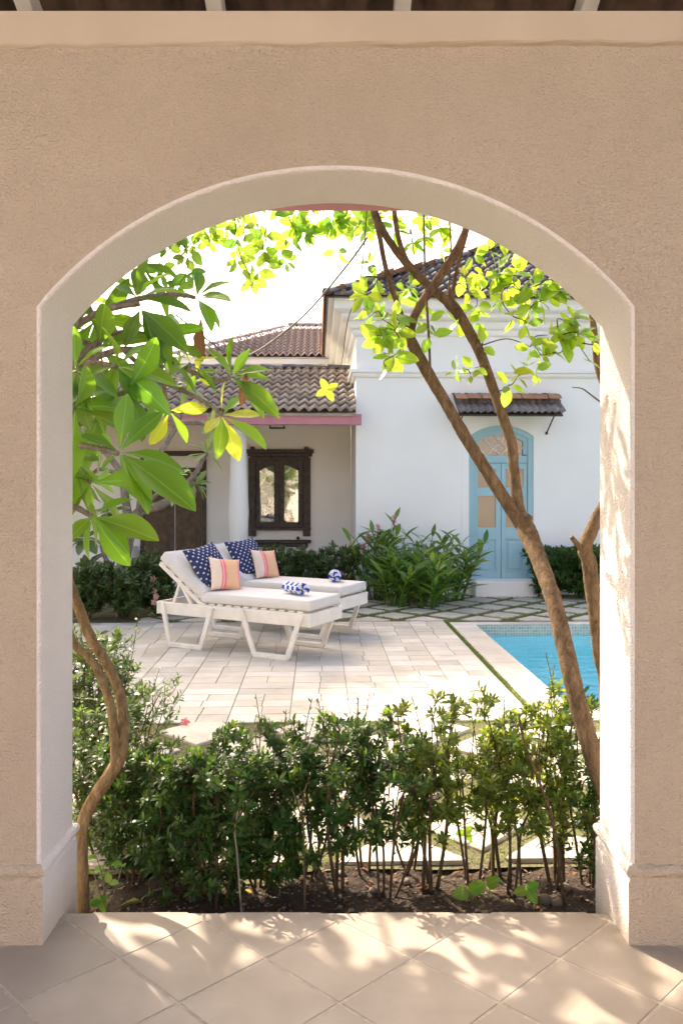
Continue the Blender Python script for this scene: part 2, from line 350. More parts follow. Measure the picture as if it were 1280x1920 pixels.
class MB:
    """collects shapes for ONE mesh"""
    def __init__(s, origin=(0, 0, 0)): s.v = []; s.f = []; s.mi = []; s.uv = {}; s.o = Vector(origin); s.cur = 0
    def add(s, vs, fs):
        b = len(s.v); s.v += [tuple(Vector(p) - s.o) for p in vs]
        for f in fs: s.f.append(tuple(b + i for i in f)); s.mi.append(s.cur)
    def box(s, x0, x1, y0, y1, z0, z1, c=.004, mat=None):
        if x0 > x1: x0, x1 = x1, x0
        if y0 > y1: y0, y1 = y1, y0
        if z0 > z1: z0, z1 = z1, z0
        c = min(c, .3 * min(x1 - x0, y1 - y0, z1 - z0))
        vs = []; idx = {}
        for ix, X in enumerate((x0, x1)):
            for iy, Yy in enumerate((y0, y1)):
                for iz, Z in enumerate((z0, z1)):
                    sx, sy, sz = (c if ix == 0 else -c), (c if iy == 0 else -c), (c if iz == 0 else -c)
                    for ax, q in enumerate(((X, Yy + sy, Z + sz), (X + sx, Yy, Z + sz), (X + sx, Yy + sy, Z))):
                        idx[ix, iy, iz, ax] = len(vs); vs.append(q)
        fs = []
        for i in (0, 1):
            q = [idx[i, 0, 0, 0], idx[i, 1, 0, 0], idx[i, 1, 1, 0], idx[i, 0, 1, 0]]; fs.append(q if i else q[::-1])
            q = [idx[0, i, 0, 1], idx[1, i, 0, 1], idx[1, i, 1, 1], idx[0, i, 1, 1]]; fs.append(q[::-1] if i else q)
            q = [idx[0, 0, i, 2], idx[1, 0, i, 2], idx[1, 1, i, 2], idx[0, 1, i, 2]]; fs.append(q if i else q[::-1])
        for a in (0, 1):
            for b in (0, 1):
                fs.append([idx[a, b, 0, 0], idx[a, b, 1, 0], idx[a, b, 1, 1], idx[a, b, 0, 1]][:: 1 if a == b else -1][::-1])
                fs.append([idx[a, 0, b, 0], idx[a, 1, b, 0], idx[a, 1, b, 2], idx[a, 0, b, 2]][:: 1 if a == b else -1])
                fs.append([idx[0, a, b, 1], idx[1, a, b, 1], idx[1, a, b, 2], idx[0, a, b, 2]][:: 1 if a == b else -1][::-1])
                for d in (0, 1):
                    q = [idx[a, b, d, 0], idx[a, b, d, 1], idx[a, b, d, 2]]
                    fs.append(q if (a + b + d) % 2 else q[::-1])
        if mat is not None: vs = [mat @ Vector(p) for p in vs]
        s.add(vs, fs); return s
    def bar(s, a, b, w, h, up=(0, 0, 1), c=.004):
        a, b = Vector(a), Vector(b); d = b - a; L = d.length; x = d.normalized()
        y = Vector(up).cross(x).normalized(); z = x.cross(y)
        m = Matrix(((x.x, y.x, z.x, a.x), (x.y, y.y, z.y, a.y), (x.z, y.z, z.z, a.z), (0, 0, 0, 1)))
        return s.box(0, L, -w / 2, w / 2, -h / 2, h / 2, c, m)
    def tube(s, pts, rad, n=8, res=0, cap=True, jit=0.0):
        pts = [Vector(p) for p in pts]; rad = list(rad) if hasattr(rad, '__len__') else [rad] * len(pts)
        if res: pts, rad = smooth_path(pts, rad, res)
        vs = []; fs = []
        t0 = (pts[1] - pts[0]).normalized()
        nrm = t0.orthogonal().normalized()
        for i, p in enumerate(pts):
            t = (pts[min(i + 1, len(pts) - 1)] - pts[max(i - 1, 0)]).normalized()
            nrm = (nrm - t * nrm.dot(t)).normalized(); bn = t.cross(nrm)
            for k in range(n):
                a = 2 * math.pi * k / n; r = rad[i] * (1 + (U(-jit, jit) if jit else 0))
                vs.append(p + nrm * (math.cos(a) * r) + bn * (math.sin(a) * r))
        for i in range(len(pts) - 1):
            for k in range(n):
                k2 = (k + 1) % n
                fs.append((i * n + k, i * n + k2, (i + 1) * n + k2, (i + 1) * n + k))
        if cap:
            fs.append(tuple(range(n))[::-1]); fs.append(tuple((len(pts) - 1) * n + k for k in range(n)))
        s.add(vs, fs); return s
    def lathe(s, prof, n=16, centre=(0, 0, 0)):
        c = Vector(centre); vs = []; fs = []
        for r, z in prof:
            for k in range(n):
                a = 2 * math.pi * k / n; vs.append(c + Vector((r * math.cos(a), r * math.sin(a), z)))
        for i in range(len(prof) - 1):
            for k in range(n):
                k2 = (k + 1) % n; fs.append((i * n + k, i * n + k2, (i + 1) * n + k2, (i + 1) * n + k))
        fs.append(tuple(range(n))[::-1]); fs.append(tuple((len(prof) - 1) * n + k for k in range(n)))
        s.add(vs, fs); return s
    def prism(s, poly, z0, z1, c=.005):
        """vertical prism over a convex polygon with a chamfered top edge"""
        n = len(poly); cx = sum(p[0] for p in poly) / n; cy = sum(p[1] for p in poly) / n
        r = max(math.hypot(p[0] - cx, p[1] - cy) for p in poly); k = 1 - min(.3, c * 1.3 / r)
        vs = [(p[0], p[1], z0) for p in poly] + [(p[0], p[1], z1 - c) for p in poly] + [(cx + (p[0] - cx) * k, cy + (p[1] - cy) * k, z1) for p in poly]
        fs = [tuple(range(n))[::-1], tuple(2 * n + i for i in range(n))]
        for i in range(n):
            j = (i + 1) % n; fs += [(i, j, n + j, n + i), (n + i, n + j, 2 * n + j, 2 * n + i)]
        s.add(vs, fs); return s
    def sweep(s, path, prof, closed_prof=False):
        """axis-aligned plan path (x,y) with an outward offset to its right; prof = [(out, z)]"""
        n = len(path); vs = []; fs = []; m = len(prof)
        for i, p in enumerate(path):
            p = Vector(p); nn = []
            if i > 0: d = (p - Vector(path[i - 1])).normalized(); nn.append(Vector((d.y, -d.x)))
            if i < n - 1: d = (Vector(path[i + 1]) - p).normalized(); nn.append(Vector((d.y, -d.x)))
            off = nn[0] if len(nn) == 1 else (nn[0] + nn[1]) / (1 + nn[0].dot(nn[1]))
            for o, z in prof: vs.append((p.x + off.x * o, p.y + off.y * o, z))
        for i in range(n - 1):
            for k in range(m - (0 if closed_prof else 1)):
                k2 = (k + 1) % m
                fs.append((i * m + k, (i + 1) * m + k, (i + 1) * m + k2, i * m + k2))
        if closed_prof: fs.append(tuple(range(m))); fs.append(tuple((n - 1) * m + k for k in range(m))[::-1])
        s.add(vs, fs); return s
    def mesh(s, name, mats, smooth=False):
        me = bpy.data.meshes.new(name); me.from_pydata(s.v, [], s.f)
        for m in (mats if isinstance(mats, (list, tuple)) else [mats]): me.materials.append(m)
        if any(s.mi): me.polygons.foreach_set('material_index', s.mi)
        if smooth: me.polygons.foreach_set('use_smooth', [True] * len(me.polygons))
        me.update(); return me
    def build(s, name, mats, parent=None, smooth=False, loc=None):
        me = s.mesh(name, mats, smooth)
        return inst(name, me, parent, loc if loc is not None else (tuple(s.o) if parent is None else (0, 0, 0)))

def smooth_path(pts, rad, res):
    op, orad = [], []
    n = len(pts)
    for i in range(n - 1):
        p0, p1, p2, p3 = pts[max(i - 1, 0)], pts[i], pts[i + 1], pts[min(i + 2, n - 1)]
        for k in range(res):
            t = k / res
            op.append(.5 * ((2 * p1) + (p2 - p0) * t + (2 * p0 - 5 * p1 + 4 * p2 - p3) * t * t + (3 * p1 - p0 - 3 * p2 + p3) * t ** 3))
            orad.append(rad[i] * (1 - t) + rad[i + 1] * t)
    op.append(pts[-1]); orad.append(rad[-1])
    return op, orad

def clip_poly(poly, a, b, c):
    """keep a*x + b*y <= c"""
    out = []
    for i in range(len(poly)):
        p, q = poly[i], poly[(i + 1) % len(poly)]
        dp, dq = a * p[0] + b * p[1] - c, a * q[0] + b * q[1] - c
        if dp <= 0: out.append(p)
        if (dp < 0 < dq) or (dq < 0 < dp):
            t = dp / (dp - dq); out.append((p[0] + (q[0] - p[0]) * t, p[1] + (q[1] - p[1]) * t))
    return out
def area(poly):
    return abs(sum(poly[i][0] * poly[(i + 1) % len(poly)][1] - poly[(i + 1) % len(poly)][0] * poly[i][1] for i in range(len(poly)))) / 2 if len(poly) > 2 else 0

# ------------------------------------------------------------------ leaves
def leaf_mesh(name, mat, L=1.0, Wd=.3, seg=6, droop=.15, fold=.12, shape='obovate', tip=.9, wave=.0, seed=0):
    r = random.Random(seed); vs = []; uv = []; fs = []
    for i in range(seg + 1):
        t = 1 - (1 - i / seg) ** (1.6 if shape != 'lance' else 1)
        if shape == 'obovate': w = (math.sin(math.pi * t ** 1.22) ** .72 * (.3 + .7 * min(1, t * 2.2))) if 0 < t < 1 else 0
        elif shape == 'lance': w = math.sin(math.pi * t ** .8) ** 1.1 if 0 < t < 1 else 0
        else: w = math.sin(math.pi * (t ** .85)) ** .7 if 0 < t < 1 else 0
        w = max(w, .03) * Wd / 2 * (1 if t < 1 else 0)
        zc = -droop * t * t * L
        for sgn in (-1, 0, 1):
            vs.append((t * L, sgn * w, zc + abs(sgn) * w * fold * 2 + (wave * r.uniform(-1, 1) * w if sgn else 0)))
            uv.append((t, .5 + .5 * sgn * min(1, w / (Wd / 2))))
    for i in range(seg):
        a = i * 3
        fs += [(a, a + 3, a + 4, a + 1), (a + 1, a + 4, a + 5, a + 2)]
    me = bpy.data.meshes.new(name); me.from_pydata(vs, [], fs); me.materials.append(mat)
    ul = me.uv_layers.new(name='UVMap')
    for lp in me.loops: ul.data[lp.index].uv = uv[lp.vertex_index]
    me.polygons.foreach_set('use_smooth', [True] * len(fs)); me.update()
    return me
def leaf_rot(d, up):
    x = d.normalized(); z = (up - x * up.dot(x))
    if z.length < 1e-4: z = x.orthogonal()
    z.normalize(); y = z.cross(x)
    return Matrix(((x.x, y.x, z.x), (x.y, y.y, z.y), (x.z, y.z, z.z))).to_quaternion()
def rosette(root, origin, c, axis, n, L, meshes, lo=35, hi=100, name='leaf', droop=.25, jit=.15, phase=None):
    axis = axis.normalized(); a1 = axis.orthogonal().normalized(); a2 = axis.cross(a1)
    ph = U(0, 6.28) if phase is None else phase
    for i in range(n):
        an = ph + i * 2.399963; el = math.radians(lo + (hi - lo) * ((i + .5) / n) + U(-8, 8))
        d = axis * math.cos(el) + (a1 * math.cos(an) + a2 * math.sin(an)) * math.sin(el)
        d = (d + Vector((0, 0, -droop * (i / n)))).normalized()
        up = (axis * .7 + Vector((0, 0, 1)) * .6 + Vector((U(-jit, jit), U(-jit, jit), 0)))
        s = L * U(.8, 1.1) * (.62 + .45 * (i + 1) / n)
        inst(name, RNG.choice(meshes), root, c - origin + d * .012, leaf_rot(d, up), s)

def foliage_mesh(name, mat, pts, dirs, ups, Ls, Ws):
    """many small leaves in one mesh: 6 vertices, 4 triangles each"""
    pts, dirs, ups = np.asarray(pts, float), np.asarray(dirs, float), np.asarray(ups, float)
    Ls, Ws = np.asarray(Ls, float)[:, None], np.asarray(Ws, float)[:, None]
    dirs /= np.linalg.norm(dirs, axis=1, keepdims=True) + 1e-9
    side = np.cross(ups, dirs); side /= np.linalg.norm(side, axis=1, keepdims=True) + 1e-9
    nor = np.cross(dirs, side); n = len(pts)
    v = np.empty((n, 6, 3))
    v[:, 0] = pts
    v[:, 1] = pts + dirs * Ls * .38 - side * Ws * .42 + nor * Ws * .10; v[:, 2] = pts + dirs * Ls * .38 + side * Ws * .42 + nor * Ws * .10
    v[:, 3] = pts + dirs * Ls * .74 - side * Ws * .40 + nor * Ws * .08; v[:, 4] = pts + dirs * Ls * .74 + side * Ws * .40 + nor * Ws * .08
    v[:, 5] = pts + dirs * Ls - nor * Ls * .12
    b = (np.arange(n) * 6)[:, None]
    tri = np.concatenate([b + np.array([[0, 2, 1]]), b + np.array([[1, 2, 4]]), b + np.array([[1, 4, 3]]), b + np.array([[3, 4, 5]])], 1).reshape(-1, 3)
    me = bpy.data.meshes.new(name)
    me.vertices.add(n * 6); me.vertices.foreach_set('co', v.reshape(-1).astype(np.float32))
    me.loops.add(len(tri) * 3); me.loops.foreach_set('vertex_index', tri.reshape(-1).astype(np.int32))
    me.polygons.add(len(tri)); me.polygons.foreach_set('loop_start', np.arange(0, len(tri) * 3, 3, dtype=np.int32))
    me.polygons.foreach_set('loop_total', np.full(len(tri), 3, np.int32))
    me.materials.append(mat); me.update(calc_edges=True); me.validate()
    return me

# ================================================================== THE SETTING
# ---- ground
D0, D1 = FPX * EYE / (1770 - HY), None                 # inner face of the arch wall
D1 = D0 * 1.1227                                       # outer face
FE = FPX * EYE / (1711 - HY)                           # outer edge of the veranda floor
VB = vg(1600, ZG + .05)                                # edge between planting bed and pavers
VD0, VD1 = vg(1353, ZG), vg(1166, ZG)                  # near and far edge of the pool deck
VW = 1500 * 1.65 / 200.5                               # facade of the white house
g = MB()
# leave a hole for the pool: four sheets round it in the turned frame
PU0, PU1 = pu(890, vg(1173, ZG)), 6.0
PV0, PV1 = VD0 + .25, vg(1173, ZG)
def gq(u0, u1, v0, v1, z): g.add([hx(u0, v0, z), hx(u1, v0, z), hx(u1, v1, z), hx(u0, v1, z)], [(0, 1, 2, 3)])
zg0 = ZG - .035
gq(-600, PU0 - .05, -600, 900, zg0); gq(PU1 + .05, 600, -600, 900, zg0); gq(PU0 - .05, PU1 + .05, -600, PV0 - .05, zg0); gq(PU0 - .05, PU1 + .05, PV1 + .05, 900, zg0)
tag(g.build('ground', M['earth']), 'bare grassy earth of the garden around the pavers and the houses', None, None, 'structure')

# ---- veranda floor with diamond tiles
fl = MB(); fl.box(-4.2, 4.2, -4.0, FE - .002, -.30, -.0022, .003)
floor = tag(fl.build('veranda_floor', M['grout']), 'grouted floor slab of the veranda under large diamond tiles', None, None, 'structure')
DX, DY = .468, .441
vx0, vy0 = G(498.5, 1798).x, G(498.5, 1798).y
for j in range(-5, 3):
    for i in range(-5, 6):
        cx = vx0 + (i + (j % 2) * .5) * DX; cy = vy0 + .5 * DY + j * DY * .5
        gp = .0045
        poly = [(cx - DX / 2 + gp * 1.4, cy), (cx, cy - DY / 2 + gp * 1.4), (cx + DX / 2 - gp * 1.4, cy), (cx, cy + DY / 2 - gp * 1.4)]
        poly = clip_poly(poly, 0, 1, FE)
        if area(poly) < .004 or abs(cx) > 1.7 or cy < .9: continue
        m = MB((cx, cy, 0)); m.prism(poly, -.02, U(-.0006, .0006), .0025)
        o = m.build('floor_tile', M['floor_tile'], floor); o.location = (cx, cy, 0)
m = MB(); m.box(-4.2, 4.2, -4.0, .85, -.02, 0, .002); m.build('rear_paving', M['floor_tile'], floor)

# ---- arch wall
XL, XR = -(CX - 76) / FPX * D0, (1182 - CX) / FPX * D0
ZS, ZA = EYE + (HY - 575) / FPX * D0, EYE + (HY - 317) / FPX * D0
ZT = EYE + (HY - 28) / FPX * D0
aw = empty('arch_wall', (0, D0, 0), 'textured beige stucco veranda wall with a wide arched opening', 'wall')
hc, rise = (XR - XL) / 2, ZA - ZS
RA = (hc * hc + rise * rise) / (2 * rise); xc, zc = (XL + XR) / 2, ZA - RA
path = [(XL, -.25), (XL, .6), (XL, 1.3)]
a0 = math.asin(hc / RA); NA = 48
path += [(xc - RA * math.sin(a0 * (1 - 2 * i / NA)), zc + RA * math.cos(a0 * (1 - 2 * i / NA))) for i in range(NA + 1)]
path += [(XR, 1.3), (XR, .6), (XR, -.25)]
nrm = []
for i, p in enumerate(path):
    q0, q1 = path[max(i - 1, 0)], path[min(i + 1, len(path) - 1)]
    d = Vector((q1[0] - q0[0], q1[1] - q0[1])).normalized(); nrm.append(Vector((-d.y, d.x)))
m = MB((0, D0, 0)); E = .013; rows = []
for off, y in [(E, D0), (E * .45, D0 + E * .12), (E * .12, D0 + E * .45), (0, D0 + E), (0, D0 + .1), (0, D0 + .2), (0, D1 - E), (E * .12, D1 - E * .45), (E * .45, D1 - E * .12), (E, D1)]:
    rows.append([(p[0] + n.x * off, y, p[1] + n.y * off) for p, n in zip(path, nrm)])
vs = [q for r in rows for q in r]; N = len(path); fs = []
for k in range(len(rows) - 1):
    for i in range(N - 1): fs.append((k * N + i, k * N + i + 1, (k + 1) * N + i + 1, (k + 1) * N + i))
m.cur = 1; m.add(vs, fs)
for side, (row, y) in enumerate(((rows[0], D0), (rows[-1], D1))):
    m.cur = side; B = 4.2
    def q(*pts):
        m.add([(x, y, z) for x, z in pts], [(0, 1, 2, 3)])
    iL, iR = 3, 3 + NA
    xl, xr = row[0][0], row[-1][0]
    for i in range(0, 3): q((-B, row[i][2]), (xl, row[i][2]), (row[i + 1][0], row[i + 1][2]), (-B, row[i + 1][2]))
    for i in range(iR, N - 1): q((row[i][0], row[i][2]), (B, row[i][2]), (B, row[i + 1][2]), (row[i + 1][0], row[i + 1][2]))
    q((-B, row[iL][2]), (row[iL][0], row[iL][2]), (row[iL][0], ZT), (-B, ZT))
    q((row[iR][0], row[iR][2]), (B, row[iR][2]), (B, ZT), (row[iR][0], ZT))
    for i in range(iL, iR): q((row[i][0], row[i][2]), (row[i + 1][0], row[i + 1][2]), (row[i + 1][0], ZT), (row[i][0], ZT))
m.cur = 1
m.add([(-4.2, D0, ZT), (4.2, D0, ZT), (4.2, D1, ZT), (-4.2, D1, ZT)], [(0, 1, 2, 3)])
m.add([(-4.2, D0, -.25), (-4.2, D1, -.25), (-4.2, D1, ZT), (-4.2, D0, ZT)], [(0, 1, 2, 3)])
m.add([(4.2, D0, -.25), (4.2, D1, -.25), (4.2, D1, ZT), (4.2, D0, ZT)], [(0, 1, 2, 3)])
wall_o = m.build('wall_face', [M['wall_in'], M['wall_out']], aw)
bm = bmesh.new(); bm.from_mesh(wall_o.data); bmesh.ops.remove_doubles(bm, verts=bm.verts, dist=1e-5); bmesh.ops.recalc_face_normals(bm, faces=bm.faces); bm.to_mesh(wall_o.data); bm.free()
for pl in wall_o.data.polygons:
    pl.use_smooth = abs(pl.normal.y) < .99 or False
# plinths with torus moulding
prof = [(.010, -.25), (.010, .195), (.0095, .203), (.006, .209), (.003, .214), (.002, .219), (.006, .2215), (.013, .226), (.017, .234), (.018, .243), (.015, .252), (.008, .259), (.001, .262), (-.01, .263)]
for sx, xx in ((-1, XL), (1, XR)):
    mm = MB((0, D0, 0))
    pth = [(-4.2, D0), (xx, D0), (xx, D1), (-4.2, D1)] if sx < 0 else [(4.2, D1), (xx, D1), (xx, D0), (4.2, D0)]
    # subdivide for soft unevenness, two materials: room face and the rest
    mm.cur = 0
    if sx < 0:
        mm.sweep(pth[:], prof)
    else:
        mm.sweep(pth[:], prof)
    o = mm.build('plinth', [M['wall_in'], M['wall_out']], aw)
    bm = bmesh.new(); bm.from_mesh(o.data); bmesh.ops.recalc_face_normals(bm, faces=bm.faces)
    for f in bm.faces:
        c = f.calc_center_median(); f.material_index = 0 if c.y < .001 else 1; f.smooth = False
    bm.to_mesh(o.data); bm.free()
# smooth plaster beam at the head of the wall, slightly proud with a ragged lower edge
mm = MB((0, D0, 0)); zb = EYE + (HY - 86) / FPX * D0
n = 140; vs = []; fs = []
lo = 0
for i in range(n + 1):
    x = -4.2 + 8.4 * i / n; lo = lo * .8 + U(-.0035, .0035)
    z0 = zb + lo; e = .014 + .004 * math.sin(x * 2.3)
    vs += [(x, D0 + .001, z0 - .004), (x, D0 - e * .8, z0 + U(0, .003)), (x, D0 - e - .002, z0 + .006), (x, D0 - .018, ZT + .004), (x, D0 + .05, ZT + .004)]
for i in range(n):
    for k in range(4): a = i * 5 + k; fs.append((a, a + 5, a + 6, a + 1))
mm.add(vs, fs); mm.build('plaster_beam', M['beam'], aw)

# ---- veranda roof above the arch wall: rafters, battens and tiles seen from below
def roof_tile_mesh(name, mat, w=.31, L=.34, waves=2, amp=.022, lift=.026, nx=10, thick=.014):
    """one interlocking clay tile: x across, y up the slope, z out of the slope"""
    vs = []; fs = []
    for j, (y, dz) in enumerate(((0, lift), (L, 0))):
        for i in range(nx + 1):
            x = (i / nx - .5) * w; ph = 2 * math.pi * waves * i / nx
            z = amp * math.cos(ph) + .22 * amp * math.sin(2 * ph)
            vs.append((x, y, z + dz))
    for i in range(nx + 1):
        x, y, z = vs[i]; vs.append((x, y + .004, z - thick))
    for i in range(nx):
        fs.append((i, i + 1, nx + 2 + i, nx + 1 + i)); fs.append((2 * (nx + 1) + i, 2 * (nx + 1) + i + 1, i + 1, i))
    me = bpy.data.meshes.new(name); me.from_pydata(vs, [], fs); me.materials.append(mat)
    me.polygons.foreach_set('use_smooth', [True] * nx * 2); me.update()
    # keep the lip crisp
    return me
vr = empty('veranda_roof', (0, D1, ZT), 'clay tiled veranda roof on pale rafters above the beige arch wall', 'roof')
PITCH_V = math.radians(24)
def vz(y): return ZT + .045 + (D1 - y) * math.tan(PITCH_V)
for px in (-330, 20, 391, 760, 1125, 1490):
    x = (px - CX) / FPX * D0; m = MB((0, D1, ZT))
    y0, y1 = D1 + .45, -.9
    m.bar((x, y0, vz(y0) + .0), (x, y1, vz(y1)), .055, .09, c=.003); m.build('rafter', M['white_paint'], vr)
m = MB((0, D1, ZT))
for k in range(14):
    y = D1 + .4 - k * .3; m.bar((-4, y, vz(y) + .058), (4, y, vz(y) + .058), .035, .02, c=.002)
m.build('roof_batten', M['door_wood'], vr)
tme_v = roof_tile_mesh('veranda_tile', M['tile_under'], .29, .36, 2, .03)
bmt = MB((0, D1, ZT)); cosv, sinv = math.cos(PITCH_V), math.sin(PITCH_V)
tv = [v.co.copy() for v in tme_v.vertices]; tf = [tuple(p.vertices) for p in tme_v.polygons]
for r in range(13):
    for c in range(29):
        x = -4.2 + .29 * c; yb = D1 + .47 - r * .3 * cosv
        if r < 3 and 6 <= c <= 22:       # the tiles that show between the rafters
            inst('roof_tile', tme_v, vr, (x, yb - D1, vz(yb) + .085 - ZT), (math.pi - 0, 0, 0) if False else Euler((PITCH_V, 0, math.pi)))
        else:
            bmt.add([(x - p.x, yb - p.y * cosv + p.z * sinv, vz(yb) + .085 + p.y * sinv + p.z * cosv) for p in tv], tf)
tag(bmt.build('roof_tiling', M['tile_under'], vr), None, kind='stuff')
# pink gutter board outside, its lower edge shows in the crown of the arch
gy = D1 + .5; gz = EYE + (HY - 388.5) / FPX * gy
m = MB((0, gy, gz)); m.box(-4, 4, gy - .05, gy + .05, gz, gz + .12, .008)
gut = empty('eave_gutter', (0, gy, gz), 'pink painted eave gutter of the veranda, showing at the crown of the arch', 'gutter')
m.build('trough', M['pink'], gut)
for x in (-2.1, -.9, .6, 1.8):
    m = MB((0, gy, gz)); m.box(x - .012, x + .012, gy - .055, gy + .055, gz - .004, gz + .124, .002); m.build('strap', M['pink'], gut)
# added unseen wall behind the camera, bounces warm light onto the arch wall
m = MB(); m.box(-9, 9, -7.4, -7.1, -.3, 4.2, .01)
tag(m.build('bounce_wall', M['wall_out']), 'plain cream wall added unseen behind the veranda to bounce light', 'wall')

# ---- planting bed, pavers, deck, pool
def hgrid(name, u0, u1, v0, v1, nu, nv, zf, mat, frame=True):
    vs = []; fs = []
    for j in range(nv + 1):
        for i in range(nu + 1):
            u = u0 + (u1 - u0) * i / nu; v = v0 + (v1 - v0) * j / nv
            p = hx(u, v, 0) if frame else Vector((u, v, 0)); vs.append((p.x, p.y, zf(i / nu, j / nv)))
    for j in range(nv):
        for i in range(nu):
            a = j * (nu + 1) + i; fs.append((a, a + 1, a + nu + 2, a + nu + 1))
    m = MB(); m.add(vs, fs); return m
from mathutils import noise as mnoise
def soil_z(x, y):
    return ZG - .02 + .03 * mnoise.fractal(Vector((x * 3, y * 3, .3)), 1, 2, 4) + .016 * mnoise.noise(Vector((x * 17, y * 17, 2))) + .008 * mnoise.noise(Vector((x * 45, y * 45, 5)))
XB = 3.2
m = MB(); nu, nv = 210, 44; vs = []; fs = []
for j in range(nv + 1):
    for i in range(nu + 1):
        x = -XB + 2 * XB * i / nu; y = FE - .06 + (VB + .06 - FE + .06) * j / nv
        vs.append((x, y, soil_z(x, y)))
for j in range(nv):
    for i in range(nu):
        a = j * (nu + 1) + i; fs.append((a, a + 1, a + nu + 2, a + nu + 1))
m.add(vs, fs)
soil = tag(m.build('planting_bed', M['soil'], None, True), 'dark crumbly soil of the planting bed behind the veranda floor', None, None, 'structure')
# pebbles and crumbs, too many to count
m = MB(); ico = []
for k in range(1500):
    x, y = U(-1.9, 1.9), U(FE + .01, VB); r = U(.002, .008) * (2.0 if U(0, 1) < .07 else 1)
    z = soil_z(x, y); a = U(0, 6); s1, s2 = U(.7, 1.4), U(.4, .9)
    pts = [(1, 0, 0), (0, 1, 0), (-1, 0, 0), (0, -1, 0), (0, 0, 1), (0, 0, -1)]
    vv = [Vector((p[0] * r * s1, p[1] * r, p[2] * r * s2)) for p in pts]
    vv = [Vector((p.x * math.cos(a) - p.y * math.sin(a) + x, p.x * math.sin(a) + p.y * math.cos(a) + y, p.z + z + r * .3)) for p in vv]
    m.add(vv, [(0, 1, 4), (1, 2, 4), (2, 3, 4), (3, 0, 4), (1, 0, 5), (2, 1, 5), (3, 2, 5), (0, 3, 5)])
tag(m.build('soil_crumbs', M['pebble'], None, True), 'small crumbs and grit scattered over the dark bed soil', 'grit', None, 'stuff')

# diamond pavers in grass: near field (bed to deck) and far field (deck to house)
PD = .70                                     # diagonal pitch
pv_near = tag(hgrid('p', -4, 3.2, VB - .03, VD0, 40, 14, lambda a, b: ZG - .012 + U(-.004, .004), None).build('paved_garden', M['earth'], None, True), 'grassy strip with diamond stepping slabs between the bed and the pool deck', None, None, 'structure')
VH = VW - .1
pv_far = tag(hgrid('p', -5, 6, VD1 + .004, VH + 1.6, 50, 14, lambda a, b: ZG - .012 + U(-.004, .004), None).build('paved_lawn', M['earth'], None, True), 'grassy strip with diamond pavers between the pool and the white house', None, None, 'structure')
paver_polys = []
def pavers(parent, u0, u1, v0, v1, ou, ov, half, pd=PD):
    for j in range(-1, int((v1 - v0) / (pd / 2)) + 3):
        for i in range(-1, int((u1 - u0) / pd) + 2):
            cu = u0 + ou + (i + .5 * (j % 2)) * pd; cv = v0 + ov + j * pd / 2
            poly = [(cu - half, cv), (cu, cv - half), (cu + half, cv), (cu, cv + half)]
            poly = clip_poly(clip_poly(poly, 0, 1, v1 - .02), 0, -1, -(v0 + .02)); poly = clip_poly(clip_poly(poly, 1, 0, u1), -1, 0, -u0)
            if area(poly) < .02: continue
            m = MB(); pts = [hx(p[0], p[1]) for p in poly]
            c = sum(pts, Vector()) / len(pts)
            m.prism([(p.x - c.x, p.y - c.y) for p in pts], ZG - .05, ZG + U(.004, .012), .006)
            o = m.build('paver', M['paver'], parent); o.location = (c.x, c.y, 0)
            paver_polys.append((cu, cv, half))
pavers(pv_near, -2.6, 2.6, VB - .01, VD0, .31, .42, .295, .76)
pavers(pv_far, -2.2, 4.6, VD1, VH - .1, .05, .10, .262)

# pool deck of small stone slabs
DU0, DU1 = -4.6, pu(838, vg(1172, ZG)) - .005
GR = .05                                    # grass joint between deck and coping
m = MB(); c0 = hx(0, VD0); m.add([hx(DU0, VD0, ZG - .01), hx(DU1, VD0, ZG - .01), hx(DU1, VD1, ZG - .01), hx(DU0, VD1, ZG - .01)], [(0, 1, 2, 3)])
deck = tag(m.build('pool_deck', M['joint']), 'pool deck of pale stone slabs laid in staggered courses', None, None, 'structure')
tiles = []
v = VD0
rr = random.Random(3)
while v < VD1 - .02:
    dv = min(rr.choice((.20, .20, .22, .18)), VD1 - v); 
    if VD1 - v - dv < .08: dv = VD1 - v
    u = DU0 + rr.uniform(0, .15)
    base = DU0
    # columns: continuous joints every 0.66 m with random cuts between them
    col = DU0
    while col < DU1 - .01:
        end = min(col + .44, DU1)
        cuts = rr.choice(([.5], [.52], [.5], [.48], [], [.55], [.45]))
        xs = [col] + [col + (end - col) * c for c in cuts] + [end]
        for a, b in zip(xs, xs[1:]): tiles.append((a, b, v, v + dv))
        col = end
    v += dv
def tile_show(t):
    p = hx((t[0] + t[1]) / 2, (t[2] + t[3]) / 2, ZG); px = CX + FPX * p.x / p.y
    return (130 < px < 1000), -(t[1] - t[0]) * (t[3] - t[2]) / p.y ** 3
vis = sorted([t for t in tiles if tile_show(t)[0]], key=lambda t: tile_show(t)[1])
parts, rest = vis[:300], vis[300:] + [t for t in tiles if not tile_show(t)[0]]
g_ = .0022
for a, b, c, d in parts:
    m = MB(); lu, lv = (b - a) / 2 - g_, (d - c) / 2 - g_
    m.box(-lu, lu, -lv, lv, -.03, U(-.0012, .0012), .003)
    o = m.build('deck_slab', M['deck'], deck); o.location = hx((a + b) / 2, (c + d) / 2, ZG); o.rotation_euler.z = TH
m = MB()
for a, b, c, d in rest:
    q = hx((a + b) / 2, (c + d) / 2, ZG); lu, lv = (b - a) / 2 - g_, (d - c) / 2 - g_
    m.box(-lu, lu, -lv, lv, -.03, U(-.0012, .0012), .003, Matrix.Translation(q) @ Matrix.Rotation(TH, 4, 'Z'))
tag(m.build('deck_paving', M['deck'], deck), None, kind='stuff')

